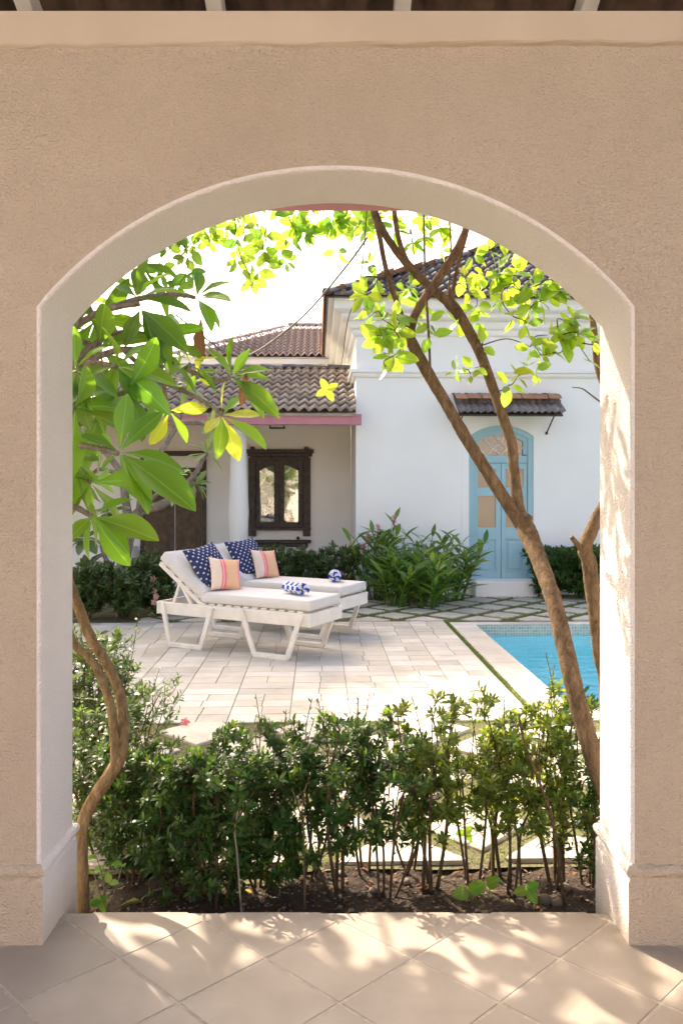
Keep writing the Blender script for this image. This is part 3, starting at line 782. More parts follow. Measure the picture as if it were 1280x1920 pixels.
# pool: basin, mosaic band, water, coping stones
CW = PU0 - (DU1 + GR)
zw = ZG - .13
m = MB()
def hq(m, pts): m.add([hx(*p) for p in pts], [(0, 1, 2, 3)])
zb0 = ZG - .95
hq(m, [(PU0, PV0, zb0), (PU1, PV0, zb0), (PU1, PV1, zb0), (PU0, PV1, zb0)])
for (a, b), (c, d) in (((PU0, PV0), (PU0, PV1)), ((PU0, PV1), (PU1, PV1)), ((PU1, PV1), (PU1, PV0)), ((PU1, PV0), (PU0, PV0))):
    hq(m, [(a, b, zb0), (c, d, zb0), (c, d, ZG - .14), (a, b, ZG - .14)])
pool = tag(m.build('pool', M['pool']), 'turquoise swimming pool with mosaic lining and stone coping', None, None, 'structure')
m = MB()
for (a, b), (c, d) in (((PU0, PV0), (PU0, PV1)), ((PU0, PV1), (PU1, PV1)), ((PU1, PV1), (PU1, PV0)), ((PU1, PV0), (PU0, PV0))):
    hq(m, [(a, b, ZG - .14), (c, d, ZG - .14), (c, d, ZG - .004), (a, b, ZG - .004)])
m.build('mosaic_band', M['band'], pool)
cop = []
k = PV0 - CW
while k < PV1 + .01:
    e = min(k + .62, PV1); cop.append((PU0 - CW, PU0 + .012, k, e)); k = e
    if e >= PV1: break
k = PU0 - CW
while k < PU1: e = min(k + .62, PU1 + CW); cop.append((k, e, PV1, PV1 + .16)); k = e
k = PU0 + .012
while k < PU1: e = min(k + .62, PU1 + CW); cop.append((k, e, PV0 - CW, PV0)); k = e
for a, b, c, d in cop:
    m = MB(); lu, lv = (b - a) / 2 - .0015, (d - c) / 2 - .0015
    m.box(-lu, lu, -lv, lv, -.05, .006 + U(-.0008, .0008), .006)
    o = m.build('coping_stone', M['deck'], pool); o.location = hx((a + b) / 2, (c + d) / 2, ZG); o.rotation_euler.z = TH
m = MB(); hq(m, [(PU0, PV0, zw), (PU1, PV0, zw), (PU1, PV1, zw), (PU0, PV1, zw)])
tag(m.build('water', M['water']), 'clear rippled turquoise water in the pool', None, None, 'structure')

# grass blades: between the pavers and in the joint beside the coping
def in_paver(u, v):
    for cu, cv, h in paver_polys:
        if abs(u - cu) + abs(v - cv) < h - .006: return True
    return False
pts, dirs, ups, Ls = [], [], [], []
def blade(u, v, L, lean=.5):
    p = hx(u, v, ZG - .012); pts.append(p); dirs.append((U(-lean, lean), U(-lean, lean), 1)); ups.append((U(-1, 1), U(-1, 1), .1)); Ls.append(L)
def field(u0, u1, v0, v1, n, L):
    k = 0
    while k < n:
        u, v = U(u0, u1), U(v0, v1)
        if mnoise.noise(Vector((u * 2.3, v * 2.3, 1))) < U(-.55, .15) or in_paver(u, v): k += .35; continue
        blade(u, v, U(.5, 1.2) * L, .9); k += 1
field(-2.3, 4.4, VD1, VH - .05, 30000, .034)
field(-2.3, 2.4, VB, VD0, 15000, .026)
for k in range(2600): blade(U(DU1 + .004, DU1 + GR), U(VD0, VD1), U(.012, .03), .8)
for k in range(900): blade(U(-2.6, 2), VD0 + U(-.03, .004), U(.012, .03), .8)
fm = foliage_mesh('grass', M['grass'], pts, dirs, ups, Ls, [U(.0035, .007) for _ in Ls])
tag(inst('grass', fm, None, (0, 0, 0)), 'short green grass growing in the joints between the pavers', 'grass', None, 'stuff')

# ================================================================== THE WHITE HOUSE
UC = pu(667, VW)
wh = hroot('white_house', UC + 2, VW, ZG, 'white limewashed house with moulded cornice, dark tiled roof and blue door', 'house')
WO = Vector((UC + 2, VW, ZG))
def wz(py, v=None): return pz(py, v if v else VW, 900)
def wu(px, v=None): return pu(px, v if v else VW)
zroof = wz(556)
oL, oR = wu(879), wu(1000); oB, oS, oA = wz(1088), wz(818), wz(797)
hc2, rs2 = (oR - oL) / 2, oA - oS; R2 = (hc2 ** 2 + rs2 ** 2) / (2 * rs2); oc = (oL + oR) / 2
def arc2(inset=0, n=16, hh=None):
    hh = hh if hh else hc2 - inset; r = R2 - inset; a = math.asin(min(1, hh / r))
    return [(oc - r * math.sin(a * (1 - 2 * i / n)), oA - R2 + r * math.cos(a * (1 - 2 * i / n))) for i in range(n + 1)]
m = MB(WO); B1 = UC + 9; DEP = .16
arc = arc2()
def fq(pts, v=VW): m.add([(u, v, z) for u, z in pts], [tuple(range(len(pts)))])
fq([(UC, ZG - .1), (oL, ZG - .1), (oL, oS), (UC, oS)]); fq([(oR, ZG - .1), (B1, ZG - .1), (B1, oS), (oR, oS)])
fq([(UC, oS), (oL, oS), (oL, zroof), (UC, zroof)]); fq([(oR, oS), (B1, oS), (B1, zroof), (oR, zroof)])
fq([(oL, ZG - .1), (oR, ZG - .1), (oR, oB), (oL, oB)])
for p, q_ in zip(arc, arc[1:]):
    fq([p, q_, (q_[0], zroof), (p[0], zroof)])
op = [(oL, oB)] + arc + [(oR, oB)]
for p, q_ in zip(op, op[1:] + op[:1]):
    m.add([(p[0], VW, p[1]), (q_[0], VW, q_[1]), (q_[0], VW + DEP, q_[1]), (p[0], VW + DEP, p[1])], [(0, 1, 2, 3)])
m.add([(UC, VW, ZG - .1), (UC, VW + 8, ZG - .1), (UC, VW + 8, zroof), (UC, VW, zroof)], [(0, 1, 2, 3)])
m.add([(B1, VW, ZG - .1), (B1, VW + 8, ZG - .1), (B1, VW + 8, zroof), (B1, VW, zroof)], [(0, 1, 2, 3)])
m.add([(UC, VW + 8, ZG - .1), (B1, VW + 8, ZG - .1), (B1, VW + 8, zroof), (UC, VW + 8, zroof)], [(0, 1, 2, 3)])
wo = m.build('wall', M['white_wall'], wh)
bm = bmesh.new(); bm.from_mesh(wo.data); bmesh.ops.remove_doubles(bm, verts=bm.verts, dist=1e-5); bmesh.ops.recalc_face_normals(bm, faces=bm.faces); bm.to_mesh(wo.data); bm.free()
cpath = [(UC, VW + 8), (UC, VW), (B1, VW)]
m = MB(WO)
m.sweep(cpath, [(-.01, wz(632)), (.045, wz(630)), (.06, wz(626)), (.06, wz(620)), (.10, wz(619)), (.12, wz(616)), (.12, wz(606)), (.20, wz(604)), (.235, wz(600)), (.235, wz(594)), (.31, wz(591)), (.34, wz(588)), (.34, wz(558)), (-.01, wz(557))])
m.build('cornice', M['white_wall'], wh)
m = MB(WO)
m.sweep(cpath, [(-.01, wz(709)), (.035, wz(708)), (.05, wz(705)), (.05, wz(701)), (.085, wz(700)), (.09, wz(697)), (.07, wz(693)), (-.01, wz(692))])
m.build('string_course', M['white_wall'], wh)
m = MB(WO); m.box(wu(865), wu(877.5), VW - .014, VW + .02, ZG, wz(838), .004); m.build('architrave', M['white_wall'], wh)
m = MB(WO); m.box(wu(890, VW - .3), wu(1008, VW - .3), VW - .34, VW + .1, ZG - .05, wz(1090, VW - .3), .012); m.build('door_step', M['white_wall'], wh)
# roof
PW = math.radians(27.5); ve, ue = VW - .46, UC - .46; ze = wz(556, ve) + .02
tw = .31
tme_w = roof_tile_mesh('roof_tile', M['terracotta_dark'], tw, .345, 2, .029, .036)
rm = MB(WO); dd = 4.2; zr = ze + dd * math.tan(PW); uR = B1 + .4
def rs(u, v, z): return (u, v, z - .035)
rm.add([rs(ue, ve, ze), rs(uR, ve, ze), rs(uR, ve + dd, zr), rs(ue + dd, ve + dd, zr), rs(ue, ve + 2 * dd, ze), rs(uR, ve + 2 * dd, ze)], [(0, 1, 2, 3), (0, 3, 4), (4, 3, 2, 5)])
sf = MB(WO); sf.add([(ue + .03, ve + .03, ze - .045), (uR, ve + .03, ze - .045), (uR, ve + 2 * dd, ze - .045), (ue + .03, ve + 2 * dd, ze - .045)], [(0, 1, 2, 3)]); sf.build('soffit', M['white_wall'], wh)
roof_w = rm.build('roof', M['terracotta_dark'], wh)
cp, sp = math.cos(PW), math.sin(PW)
bmw = MB(WO); tvw = [v_.co.copy() for v_ in tme_w.vertices]; tfw = [tuple(p.vertices) for p in tme_w.polygons]
for r in range(16):
    v0 = ve - .03 + r * .3 * cp; z0 = ze - .01 + r * .3 * sp
    c = 0
    while True:
        u = ue + .1 + c * tw; c += 1
        if u > UC + 5.6: break
        if u < ue + r * .3 * cp + .05: continue
        inst('roof_tile', tme_w, roof_w, Vector((u, v0, z0)) - WO, Euler((PW, U(-.012, .012), U(-.01, .01))))
# left hip slope, tiles seen edge-on from below
for r in range(15):
    for c in range(int((2 * dd - .3) / tw)):
        v_ = ve + .2 + c * tw; u_ = ue - .03 + r * .3 * cp
        if v_ < ve + r * .3 * cp or v_ > ve + 2 * dd - r * .3 * cp: continue
        mt = Matrix.Translation((u_, v_, ze - .01 + r * .3 * sp)) @ Matrix.Rotation(-math.pi / 2, 4, 'Z') @ Matrix.Rotation(PW, 4, 'X')
        bmw.add([mt @ p for p in tvw], tfw)
tag(bmw.build('side_tiling', M['terracotta_red'], roof_w, True), None, kind='stuff')
# hip caps
cap = MB(); n = 8
vs = []; fs = []
for j, (y, r0) in enumerate(((0, .095), (.40, .075))):
    for i in range(n + 1):
        a = math.pi * i / n; vs.append((r0 * math.cos(a), y, r0 * math.sin(a) * .8))
for i in range(n): fs.append((i, i + 1, n + 2 + i, n + 1 + i))
fs.append(tuple(range(n + 1)))
cap.add(vs, fs); capm = cap.mesh('ridge_tile', M['terracotta_dark'], True); capr = cap.mesh('ridge_tile', M['tile_far'], True)
hd = Vector((dd, dd, dd * math.tan(PW))); hl = hd.length; hdn = hd.normalized()
q_h = leaf_rot(hdn, Vector((0, 0, 1))) @ Quaternion((0, 0, 1), -math.pi / 2)
for k in range(int(hl / .36)):
    inst('ridge_tile', capm, roof_w, Vector((ue, ve, ze + .02)) + hdn * (k * .36) - WO, q_h)
# blue door
dv_ = VW + .075
door = MB(WO)
# frame: jambs + arched head as one moulded frame
fw = wu(886, dv_) - oL
inner = arc2(fw * 1.05)
outer = arc2(.002)
def ring(mb, o_, i_, v0, v1):
    n_ = len(o_)
    for k in range(n_ - 1):
        a, b, c, d = o_[k], o_[k + 1], i_[k + 1], i_[k]
        mb.add([(a[0], v0, a[1]), (b[0], v0, b[1]), (c[0], v0, c[1]), (d[0], v0, d[1])], [(0, 1, 2, 3)])
        mb.add([(d[0], v0, d[1]), (c[0], v0, c[1]), (c[0], v1, c[1]), (d[0], v1, d[1])], [(0, 1, 2, 3)])
zd = oB + .004
oo = [(oL + .002, zd)] + outer + [(oR - .002, zd)]
ii = [(inner[0][0], zd)] + inner + [(inner[-1][0], zd)]
ring(door, oo, ii, VW + .035, VW + .14)
dframe = door.build('door_frame', M['blue'], wh)
ztr0, ztr1 = wz(868, dv_), wz(854, dv_)
iL, iR = inner[0][0], inner[-1][0]
m = MB(WO); m.box(iL, iR, dv_ - .012, dv_ + .05, ztr0, ztr1, .005); m.build('transom', M['blue'], dframe)
m = MB(WO)   # inner ring of the fanlight
in2 = arc2(fw * 2.0); zz = ztr1 + .02
o3 = [(iL, ztr1)] + [p for p in inner] + [(iR, ztr1)]
i3 = [(in2[0][0], zz)] + in2 + [(in2[-1][0], zz)]
ring(m, o3, i3, dv_ - .004, dv_ + .05); m.build('fanlight_frame', M['blue'], dframe)
m = MB(WO); pl = [(in2[0][0], ztr1)] + in2 + [(in2[-1][0], ztr1)]
m.add([(p[0], dv_ + .03, p[1]) for p in pl], [tuple(range(len(pl)))]); m.build('fanlight_pane', M['glass'], dframe)
fL, fR = in2[0][0], in2[-1][0]; fT = max(p[1] for p in in2)
def under_arc(u): 
    r = R2 - fw * 2.0; return oA - R2 + math.sqrt(max(0, r * r - (u - oc) ** 2))
hh_ = fT - ztr1
for s_ in (-1, 1):
    for k in (-1, 0, 1):
        u0 = oc + k * (fR - fL) * .31; a = (u0, ztr1); b = (u0 + s_ * hh_ * 1.05, ztr1 + hh_)
        t_ = 1.0
        while t_ > 0 and (b[0] < fL or b[0] > fR or b[1] > under_arc(b[0])):
            t_ -= .03; b = (a[0] + s_ * hh_ * 1.05 * t_, a[1] + hh_ * t_)
        if t_ < .15: continue
        m = MB(WO); m.bar((a[0], dv_ + .02, a[1]), (b[0], dv_ + .02 + .002 * s_, b[1]), .014, .016, (0, 1, 0), .002); m.build('glazing_bar', M['white_paint'], dframe)
def zz_(py): return wz(py, dv_)
for s_, (xa, xb) in enumerate(((884.5, 938.6), (939.4, 992.5))):
    ua, ub = max(wu(xa, dv_), iL + .003), min(wu(xb, dv_), iR - .003)
    pa, pb = (wu(895.5, dv_), wu(929, dv_)) if s_ == 0 else (wu(948, dv_), wu(981, dv_))
    t0, b0 = ztr0 - .004, oB + .012
    m = MB(WO)
    def rail(u0, u1, z0, z1, off=0.0): m.box(u0, u1, dv_ - .002 + off, dv_ + .038, z0, z1, .004)
    rail(ua, pa, b0, t0); rail(pb, ub, b0, t0)
    rail(pa - .003, pb + .003, zz_(879), t0, .001); rail(pa - .003, pb + .003, zz_(930), zz_(914), .001)
    rail(pa - .003, pb + .003, zz_(1012), zz_(989), .001); rail(pa - .003, pb + .003, b0, zz_(1071), .001)
    leaf = m.build('door_leaf', M['blue'], wh)
    m = MB(WO); m.box(pa - .002, pb + .002, dv_ + .018, dv_ + .03, zz_(1071) - .002, zz_(1012) + .002, .002)
    m.box(pa + .035, pb - .035, dv_ + .006, dv_ + .022, zz_(1071) + .035, zz_(1012) - .035, .009); m.build('door_panel', M['blue'], leaf)
    for (ya, yb) in ((914, 879), (989, 930)):
        m = MB(WO); m.box(pa - .002, pb + .002, dv_ + .02, dv_ + .028, zz_(ya) - .002, zz_(yb) + .002, .001); m.build('pane', M['tan'], leaf)
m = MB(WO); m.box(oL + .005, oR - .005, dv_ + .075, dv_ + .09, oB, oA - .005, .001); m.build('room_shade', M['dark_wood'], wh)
# awning over the door
va = VW - .52; zA0, zA1 = pz(777, va, 960), wz(741)
aL, aR = pu(858, va), pu(1060, va); pa_ = math.atan2(zA1 - zA0, VW - va)
m = MB(WO); m.add([(aL + .03, va + .03, zA0), (aR - .03, va + .03, zA0), (aR - .03, VW, zA1 - .03), (aL + .03, VW, zA1 - .03), (aL + .03, va + .03, zA0 - .025), (aR - .03, va + .03, zA0 - .025), (aR - .03, VW, zA1 - .06), (aL + .03, VW, zA1 - .06)], [(0, 1, 2, 3), (7, 6, 5, 4), (0, 4, 5, 1), (1, 5, 6, 2), (3, 7, 4, 0)])
awn = m.build('awning', M['dark_wood'], wh)
sl = math.hypot(zA1 - zA0, VW - va); nA = 8; twa = (aR - aL) / nA
t_dark = roof_tile_mesh('awning_tile', M['terracotta_dark'], twa * 1.02, sl * .56, 2, .018, .03)
t_mid = roof_tile_mesh('awning_tile', M['terracotta'], twa * 1.02, sl * .52, 2, .018, .03)
for r in range(2):
    for c in range(nA):
        f_ = r * .48
        inst('awning_tile', (t_dark, t_dark)[r], awn, Vector((aL + twa * (c + .5), va + (VW - va) * f_, zA0 + (zA1 - zA0) * f_ + .02)) - WO, Euler((pa_, U(-.02, .02), U(-.01, .01))))
capA = MB(); vs = []; fs = []
for j, x in enumerate((0, twa)):
    for i in range(9):
        a = math.pi * (.02 + .55 * i / 8); r0 = .15 - j * .012; vs.append((x, -r0 * math.cos(a) * 2.2, r0 * math.sin(a) * .8))
for i in range(8): fs.append((i, 9 + i, 10 + i, i + 1))
capA.add(vs, fs); capAm = capA.mesh('ridge_tile', M['terracotta_red'], True)
for c in range(nA): inst('ridge_tile', capAm, awn, Vector((aL + twa * c - .02, VW - .10, zA1 - .10 + U(-.004, .004))) - WO, Euler((0, U(-.01, .01), U(-.02, .02))))
for xa, xb in ((1038, 1024), (866, 857)):
    m = MB(WO); m.tube([(pu(xa, va + .08), va + .08, pz(781, va + .08, xa)), (wu(xb), VW - .005, wz(812))], .011, 6); m.lathe([(.02, -.02), (.02, .02)], 8, (wu(xb), VW - .012, wz(812))); m.build('bracket', M['rust_iron'], awn)

# ================================================================== THE LEFT HOUSE (open veranda)
vE = VW - .22; vb = vE + 1.75
uRt = UC - .012
lh = hroot('veranda_house', UC - 3, vE + 1, ZG, 'low house with open veranda, pink gutter and brown tiled roof', 'house')
LO = Vector((UC - 3, vE + 1, ZG))
uLf = UC - 8.5
zfl = pz(1068, vb, 330)
m = MB(LO); m.box(uLf, uRt, vb, vb + .25, ZG - .1, pz(771, vE - .12, 600) + (vb - vE + .12) * math.tan(math.radians(22.5)) - .1, .01); m.build('back_wall', M['grey_wall'], lh)
m = MB(LO); m.box(uLf, uRt, vE + .15, vb, ZG - .1, zfl, .015); m.build('veranda_plinth', M['grey_wall'], lh)
m = MB(LO); m.box(uLf, uRt - .003, vE + .13, vE + .6, zfl + .001, zfl + .03, .006); m.build('veranda_edge', M['terracotta_red'], lh)
zgt, zgb = pz(777, vE, 600), pz(797, vE, 600)
gend = pu(677, vE)
m = MB(LO); m.box(uLf, gend, vE - .09, vE + .03, zgb, zgt, .006); gtr = m.build('gutter', M['pink'], lh)
for px in (307, 508, 660):
    m = MB(LO); u_ = pu(px, vE); m.box(u_ - .02, u_ + .02, vE - .095, vE + .034, zgb - .005, zgt + .005, .003); m.build('gutter_strap', M['pink'], gtr)
    m = MB(LO); m.box(u_ + .005, u_ + .05, vE - .06, vE - .02, zgt, zgt + .07, .003); m.build('gutter_hanger', M['rust_iron'], gtr)
m = MB(LO); a, b = pu(505, vE), pu(535, vE)
m.box(a, b, vE - .06, vE + .0, pz(804.5, vE), pz(801.5, vE), .003); m.box(a, a + .02, vE - .06, vE, pz(804, vE), zgb, .003); m.box(b - .03, b - .01, vE - .06, vE, pz(804, vE), zgb - .005, .003); m.build('lamp_bracket', M['black_iron'], lh)
# beam and ceiling edge behind the gutter
m = MB(LO); m.box(uLf, uRt, vE + .12, vE + .3, zgb + .02, zgt + .1, .006); m.build('eave_beam', M['grey_wall'], lh)
# lower roof
PL = math.radians(22.5); zel = pz(771, vE - .12, 600); vel = vE - .12
tme_l = roof_tile_mesh('roof_tile', M['terracotta'], .31, .345, 2, .029, .036)
DL = 2.36; rl = DL / math.cos(PL)
m = MB(LO); zt_ = zel + DL * math.tan(PL)
m.add([(uLf, vel, zel - .03), (uRt, vel, zel - .03), (uRt, vel + DL, zt_ - .03), (uLf, vel + DL, zt_ - .03), (uLf, vel, zel - .07), (uRt, vel, zel - .07), (uRt, vel + DL, zt_ - .07), (uLf, vel + DL, zt_ - .07)], [(0, 1, 2, 3), (7, 6, 5, 4), (0, 4, 5, 1), (3, 2, 6, 7)])
roof_l = m.build('roof', M['terracotta'], lh)
cp, sp = math.cos(PL), math.sin(PL); bml = MB(LO)
tvl = [v_.co.copy() for v_ in tme_l.vertices]; tfl = [tuple(p.vertices) for p in tme_l.polygons]
for r in range(int(rl / .3) + 1):
    v0 = vel - .05 + r * .3 * cp; z0 = zel + r * .3 * sp
    for c in range(25):
        u = uRt - .16 - c * .31; rot = Euler((PL, U(-.015, .015), U(-.012, .012)))
        if c < 13: inst('roof_tile', tme_l, roof_l, Vector((u, v0, z0)) - LO, rot)
        else:
            mt = Matrix.Translation((u, v0, z0)) @ rot.to_matrix().to_4x4(); bml.add([mt @ p for p in tvl], tfl)
tag(bml.build('roof_tiling', M['terracotta'], roof_l, True), None, kind='stuff')
for c in range(20):
    inst('ridge_tile', capm, roof_l, Vector((uRt - .4 - c * .40, vel + DL, zt_ + .02)) - LO, Euler((U(-.03, .03), 0, -math.pi / 2)))
# column with swelling shaft
vc = vE + .33; uc_ = pu(447, vc); k_ = vc / FPX
prof = []
for py, wpx in ((1095, 34), (1092, 42), (1072, 42), (1070, 34), (1040, 28), (1000, 34), (960, 38), (920, 34), (880, 30), (840, 29), (815, 30), (812, 38), (803, 40), (797, 40)):
    prof.append((wpx / 2 * k_ * 1.02, pz(py, vc, 447)))
prof[0] = (prof[0][0], zfl)
prof = [p for p in prof if p[1] >= zfl - 1e-6]; prof.sort(key=lambda p: p[1])
m = MB(LO); m.lathe(prof, 24, (uc_, vc, 0)); m.build('column', M['white_wall'], lh, True)
# old window with mirror panes
def bu(px): return pu(px, vb)
def bz(py): return pz(py, vb, 520)
m = MB(LO)
m.box(bu(466), bu(480), vb - .07, vb + .01, bz(1005), bz(858), .008); m.box(bu(568), bu(582), vb - .07, vb + .01, bz(1005), bz(858), .008)
m.box(bu(462), bu(588), vb - .13, vb + .01, bz(850), bz(843), .01); m.box(bu(465), bu(585), vb - .10, vb + .01, bz(856), bz(850), .008)
m.box(bu(470), bu(579), vb - .075, vb + .01, bz(863), bz(856), .006)
m.box(bu(466), bu(583), vb - .085, vb + .01, bz(994), bz(989), .006)
m.box(bu(466), bu(583), vb - .11, vb + .01, bz(1018), bz(1012), .012); m.box(bu(473), bu(577), vb - .09, vb + .01, bz(1025), bz(1018), .012)
for x in (474, 574):
    m.box(bu(x - 4), bu(x + 4), vb - .10, vb + .01, bz(843), bz(838), .006)
    m.box(bu(x - 3.5), bu(x + 3.5), vb - .09, vb - .06, bz(910), bz(866), .006); m.box(bu(x - 3.5), bu(x + 3.5), vb - .09, vb - .06, bz(985), bz(932), .006)
win = m.build('window', M['dark_wood'], lh)
for xa, xb, ga, gb, s_ in ((480.3, 523.8, 487, 514, 0), (524.2, 567.7, 533, 559, 1)):
    m = MB(LO)
    m.box(bu(xa), bu(ga), vb - .05, vb - .005, bz(989), bz(863), .005); m.box(bu(gb), bu(xb), vb - .05, vb - .005, bz(989), bz(863), .005)
    m.box(bu(ga) - .003, bu(gb) + .003, vb - .048, vb - .005, bz(989), bz(979), .004)
    # arched head
    n_ = 8; za, zb_ = bz(883), bz(873)
    for k in range(n_):
        f0, f1 = k / n_, (k + 1) / n_
        def hz(f): 
            ff = f if s_ == 0 else 1 - f
            return za + (zb_ - za) * math.sin(ff * math.pi / 2)
        x0, x1 = bu(ga + (gb - ga) * f0), bu(ga + (gb - ga) * f1)
        m.add([(x0, vb - .048, hz(f0)), (x1, vb - .048, hz(f1)), (x1, vb - .048, bz(863)), (x0, vb - .048, bz(863)), (x0, vb - .02, hz(f0)), (x1, vb - .02, hz(f1))], [(0, 1, 2, 3), (0, 4, 5, 1)])
    sash = m.build('sash', M['dark_wood'], lh)
    m = MB(LO); m.box(bu(ga) - .002, bu(gb) + .002, vb - .028, vb - .022, bz(979) - .002, bz(865), .001); m.build('pane', M['mirror'], sash)
m = MB(LO); m.lathe([(.004, 0), (.022, .012), (.03, .03), (.022, .048), (.004, .06)], 12, (bu(558.5), vb - .04, bz(1012))); m.build('knob', M['black_iron'], win, True)
# double door of worn wood
m = MB(LO)
m.box(bu(264), bu(271), vb - .05, vb + .01, zfl, bz(848), .006); m.box(bu(379.5), bu(387), vb - .05, vb + .01, zfl, bz(848), .006); m.box(bu(262), bu(389), vb - .07, vb + .01, bz(855), bz(846), .008); m.box(bu(271), bu(379.5), vb - .045, vb + .01, bz(885), bz(877), .005)
dfl = m.build('door_frame', M['dark_wood'], lh)
m = MB(LO); m.box(bu(271), bu(379.5), vb - .02, vb - .004, bz(877), bz(856), .004); m.build('door_fanlight', M['grey_wall'], dfl)
for xa, xb in ((271.5, 327), (329.5, 378)):
    m = MB(LO); w_ = xb - xa; m.box(bu(xa), bu(xb), vb - .03, vb - .004, zfl + .01, bz(886), .004)
    dl = m.build('door_leaf', M['door_wood'], lh)
    for ya, yb in ((965, 892), (980, 970), (1040, 985), (1062, 1046)):
        m = MB(LO); m.box(bu(xa + w_ * .2), bu(xb - w_ * .2), vb - .042, vb - .029, bz(ya) + .01, bz(yb) - .01, .008); m.build('door_panel', M['door_wood'], dl)
    m = MB(LO); xh = xa + w_ * .5; m.bar((bu(xh - 14), vb - .047, bz(1036)), (bu(xh + 14), vb - .047, bz(1036)), .012, .035, c=.003); m.bar((bu(xh - 14), vb - .047, bz(943)), (bu(xh + 14), vb - .047, bz(943)), .012, .028, c=.003); m.build('strap_hinge', M['black_iron'], dl)
# low white bench and post at the far left of the veranda
m = MB(LO); m.box(bu(140), bu(262), vb - .55, vb - .1, zfl + .02, zfl + .42, .02); m.build('masonry_seat', M['grey_wall'], lh)

# ================================================================== THE HOUSE BEHIND
vU = 17.3
uh = hroot('rear_house', -3, vU + 2, ZG, 'taller house behind with faded, haze-paled hipped tile roof and white fascia', 'house')
UO = Vector((-3, vU + 2, ZG))
uA, uB = pu(322, vU), UC + 1.0
zue = pz(668, vU, 520); dU = 2.5; zur = pz(611, vU + dU, 520); PU_ = math.atan2(zur - zue, dU)
m = MB(UO); m.box(uA + .45, uB, vU + .35, vU + 6, ZG, zue - .05, .01); m.build('wall', M['grey_wall'], uh)
m = MB(UO); m.box(uA + .02, uB, vU - .02, vU + .03, zue - .16, zue - .015, .006); m.build('fascia', M['white_wall'], uh)
m = MB(UO); o_ = .05
m.add([(uA, vU - .05, zue - o_), (uB, vU - .05, zue - o_), (uB, vU + dU, zur - o_), (uA + dU, vU + dU, zur - o_), (uA, vU + 2 * dU, zue - o_), (uB, vU + 2 * dU, zue - o_)], [(0, 1, 2, 3), (0, 3, 4), (4, 3, 2, 5)])
roof_u = m.build('roof', M['tile_far'], uh)
bmu = MB(UO); tme_u = roof_tile_mesh('far_tile', M['tile_far'], .31, .3, 2, .036, .04)
tvu = [v_.co.copy() for v_ in tme_u.vertices]; tfu = [tuple(p.vertices) for p in tme_u.polygons]
cp, sp = math.cos(PU_), math.sin(PU_)
for r in range(int(dU / cp / .26) + 1):
    for c in range(40):
        u = uB - .16 - c * .31
        if u < uA + r * .26 * cp: break
        mt = Matrix.Translation((u, vU - .06 + r * .26 * cp, zue + r * .26 * sp)) @ Matrix.Rotation(PU_, 4, 'X'); bmu.add([mt @ p for p in tvu], tfu)
tag(bmu.build('roof_tiling', M['tile_far'], roof_u, True), None, kind='stuff')
for c in range(24):
    u = uB - .4 - c * .38
    if u < uA + dU - .2: break
    inst('ridge_tile', capr, roof_u, Vector((u, vU + dU, zur + .02)) - UO, Euler((0, U(-.02, .02), -math.pi / 2)))
hd = Vector((dU, dU, zur - zue)); hdn = hd.normalized(); q_h = leaf_rot(hdn, Vector((0, 0, 1))) @ Quaternion((0, 0, 1), -math.pi / 2)
for k in range(int(hd.length / .38)): inst('ridge_tile', capr, roof_u, Vector((uA, vU, zue + .02)) + hdn * (k * .38) - UO, q_h)
# cable strung between the houses
m = MB(W(425, 655, 9.0)); pts_ = [W(330, 590, 9.5), W(400, 645, 9.2), W(425, 659, 9.1), W(470, 664, 8.9), W(560, 600, 8.2), W(640, 510, 7.4), W(700, 425, 6.5), W(740, 330, 5.6)]
m.tube(pts_, .010, 5, 6); tag(m.build('cable', M['cable'], None), 'thin grey cable sagging across the white sky from roof to tree', 'cable')

# ================================================================== SUN LOUNGERS, CUSHIONS, TOWELS
LA = math.atan2(.472, -.882)
def rounded_pad(x0, x1, y0, y1, z0, z1, r, nx=14, ny=8, puff=.012):
    """an upholstered pad: rounded edges, slightly domed top"""
    m = MB(); bm = bmesh.new()
    vs = []
    prof_n = 4; ring = []
    for k in range(prof_n + 1):          # bottom edge to top edge
        a = -math.pi / 2 + math.pi * k / prof_n; ring.append((r * (1 - math.cos(a)), (z0 + r + (r * math.sin(a))) if a <= 0 else (z1 - r + r * math.sin(a))))
    loops = []
    def outline(ins):
        pts = []; c = r * 1.1
        for cx_, cy_, a0_ in ((x1 - c, y1 - c, 0), (x0 + c, y1 - c, 90), (x0 + c, y0 + c, 180), (x1 - c, y0 + c, 270)):
            for k in range(4):
                a = math.radians(a0_ + 30 * k); rr_ = c - ins; pts.append((cx_ + rr_ * math.cos(a), cy_ + rr_ * math.sin(a)))
        return pts
    for ins, z in ring: loops.append([(p[0], p[1], z) for p in outline(ins)])
    n = len(loops[0]); out = [q for l in loops for q in l]; fs = []
    for k in range(len(loops) - 1):
        for i in range(n): j = (i + 1) % n; fs.append((k * n + i, k * n + j, (k + 1) * n + j, (k + 1) * n + i))
    fs.append(tuple(range(n))[::-1])
    # domed top
    top = loops[-1]; cxm, cym = (x0 + x1) / 2, (y0 + y1) / 2; b = len(out)
    for s_, dz in ((.8, puff * .7), (.4, puff)):
        out += [(cxm + (p[0] - cxm) * s_, cym + (p[1] - cym) * s_, z1 + dz) for p in top]
    fs += [((len(loops) - 1) * n + i, (len(loops) - 1) * n + (i + 1) % n, b + (i + 1) % n, b + i) for i in range(n)]
    fs += [(b + i, b + (i + 1) % n, b + n + (i + 1) % n, b + n + i) for i in range(n)]
    fs.append(tuple(b + n + i for i in range(n)))
    m.add(out, fs); return m
LL, LW = 1.80, .62
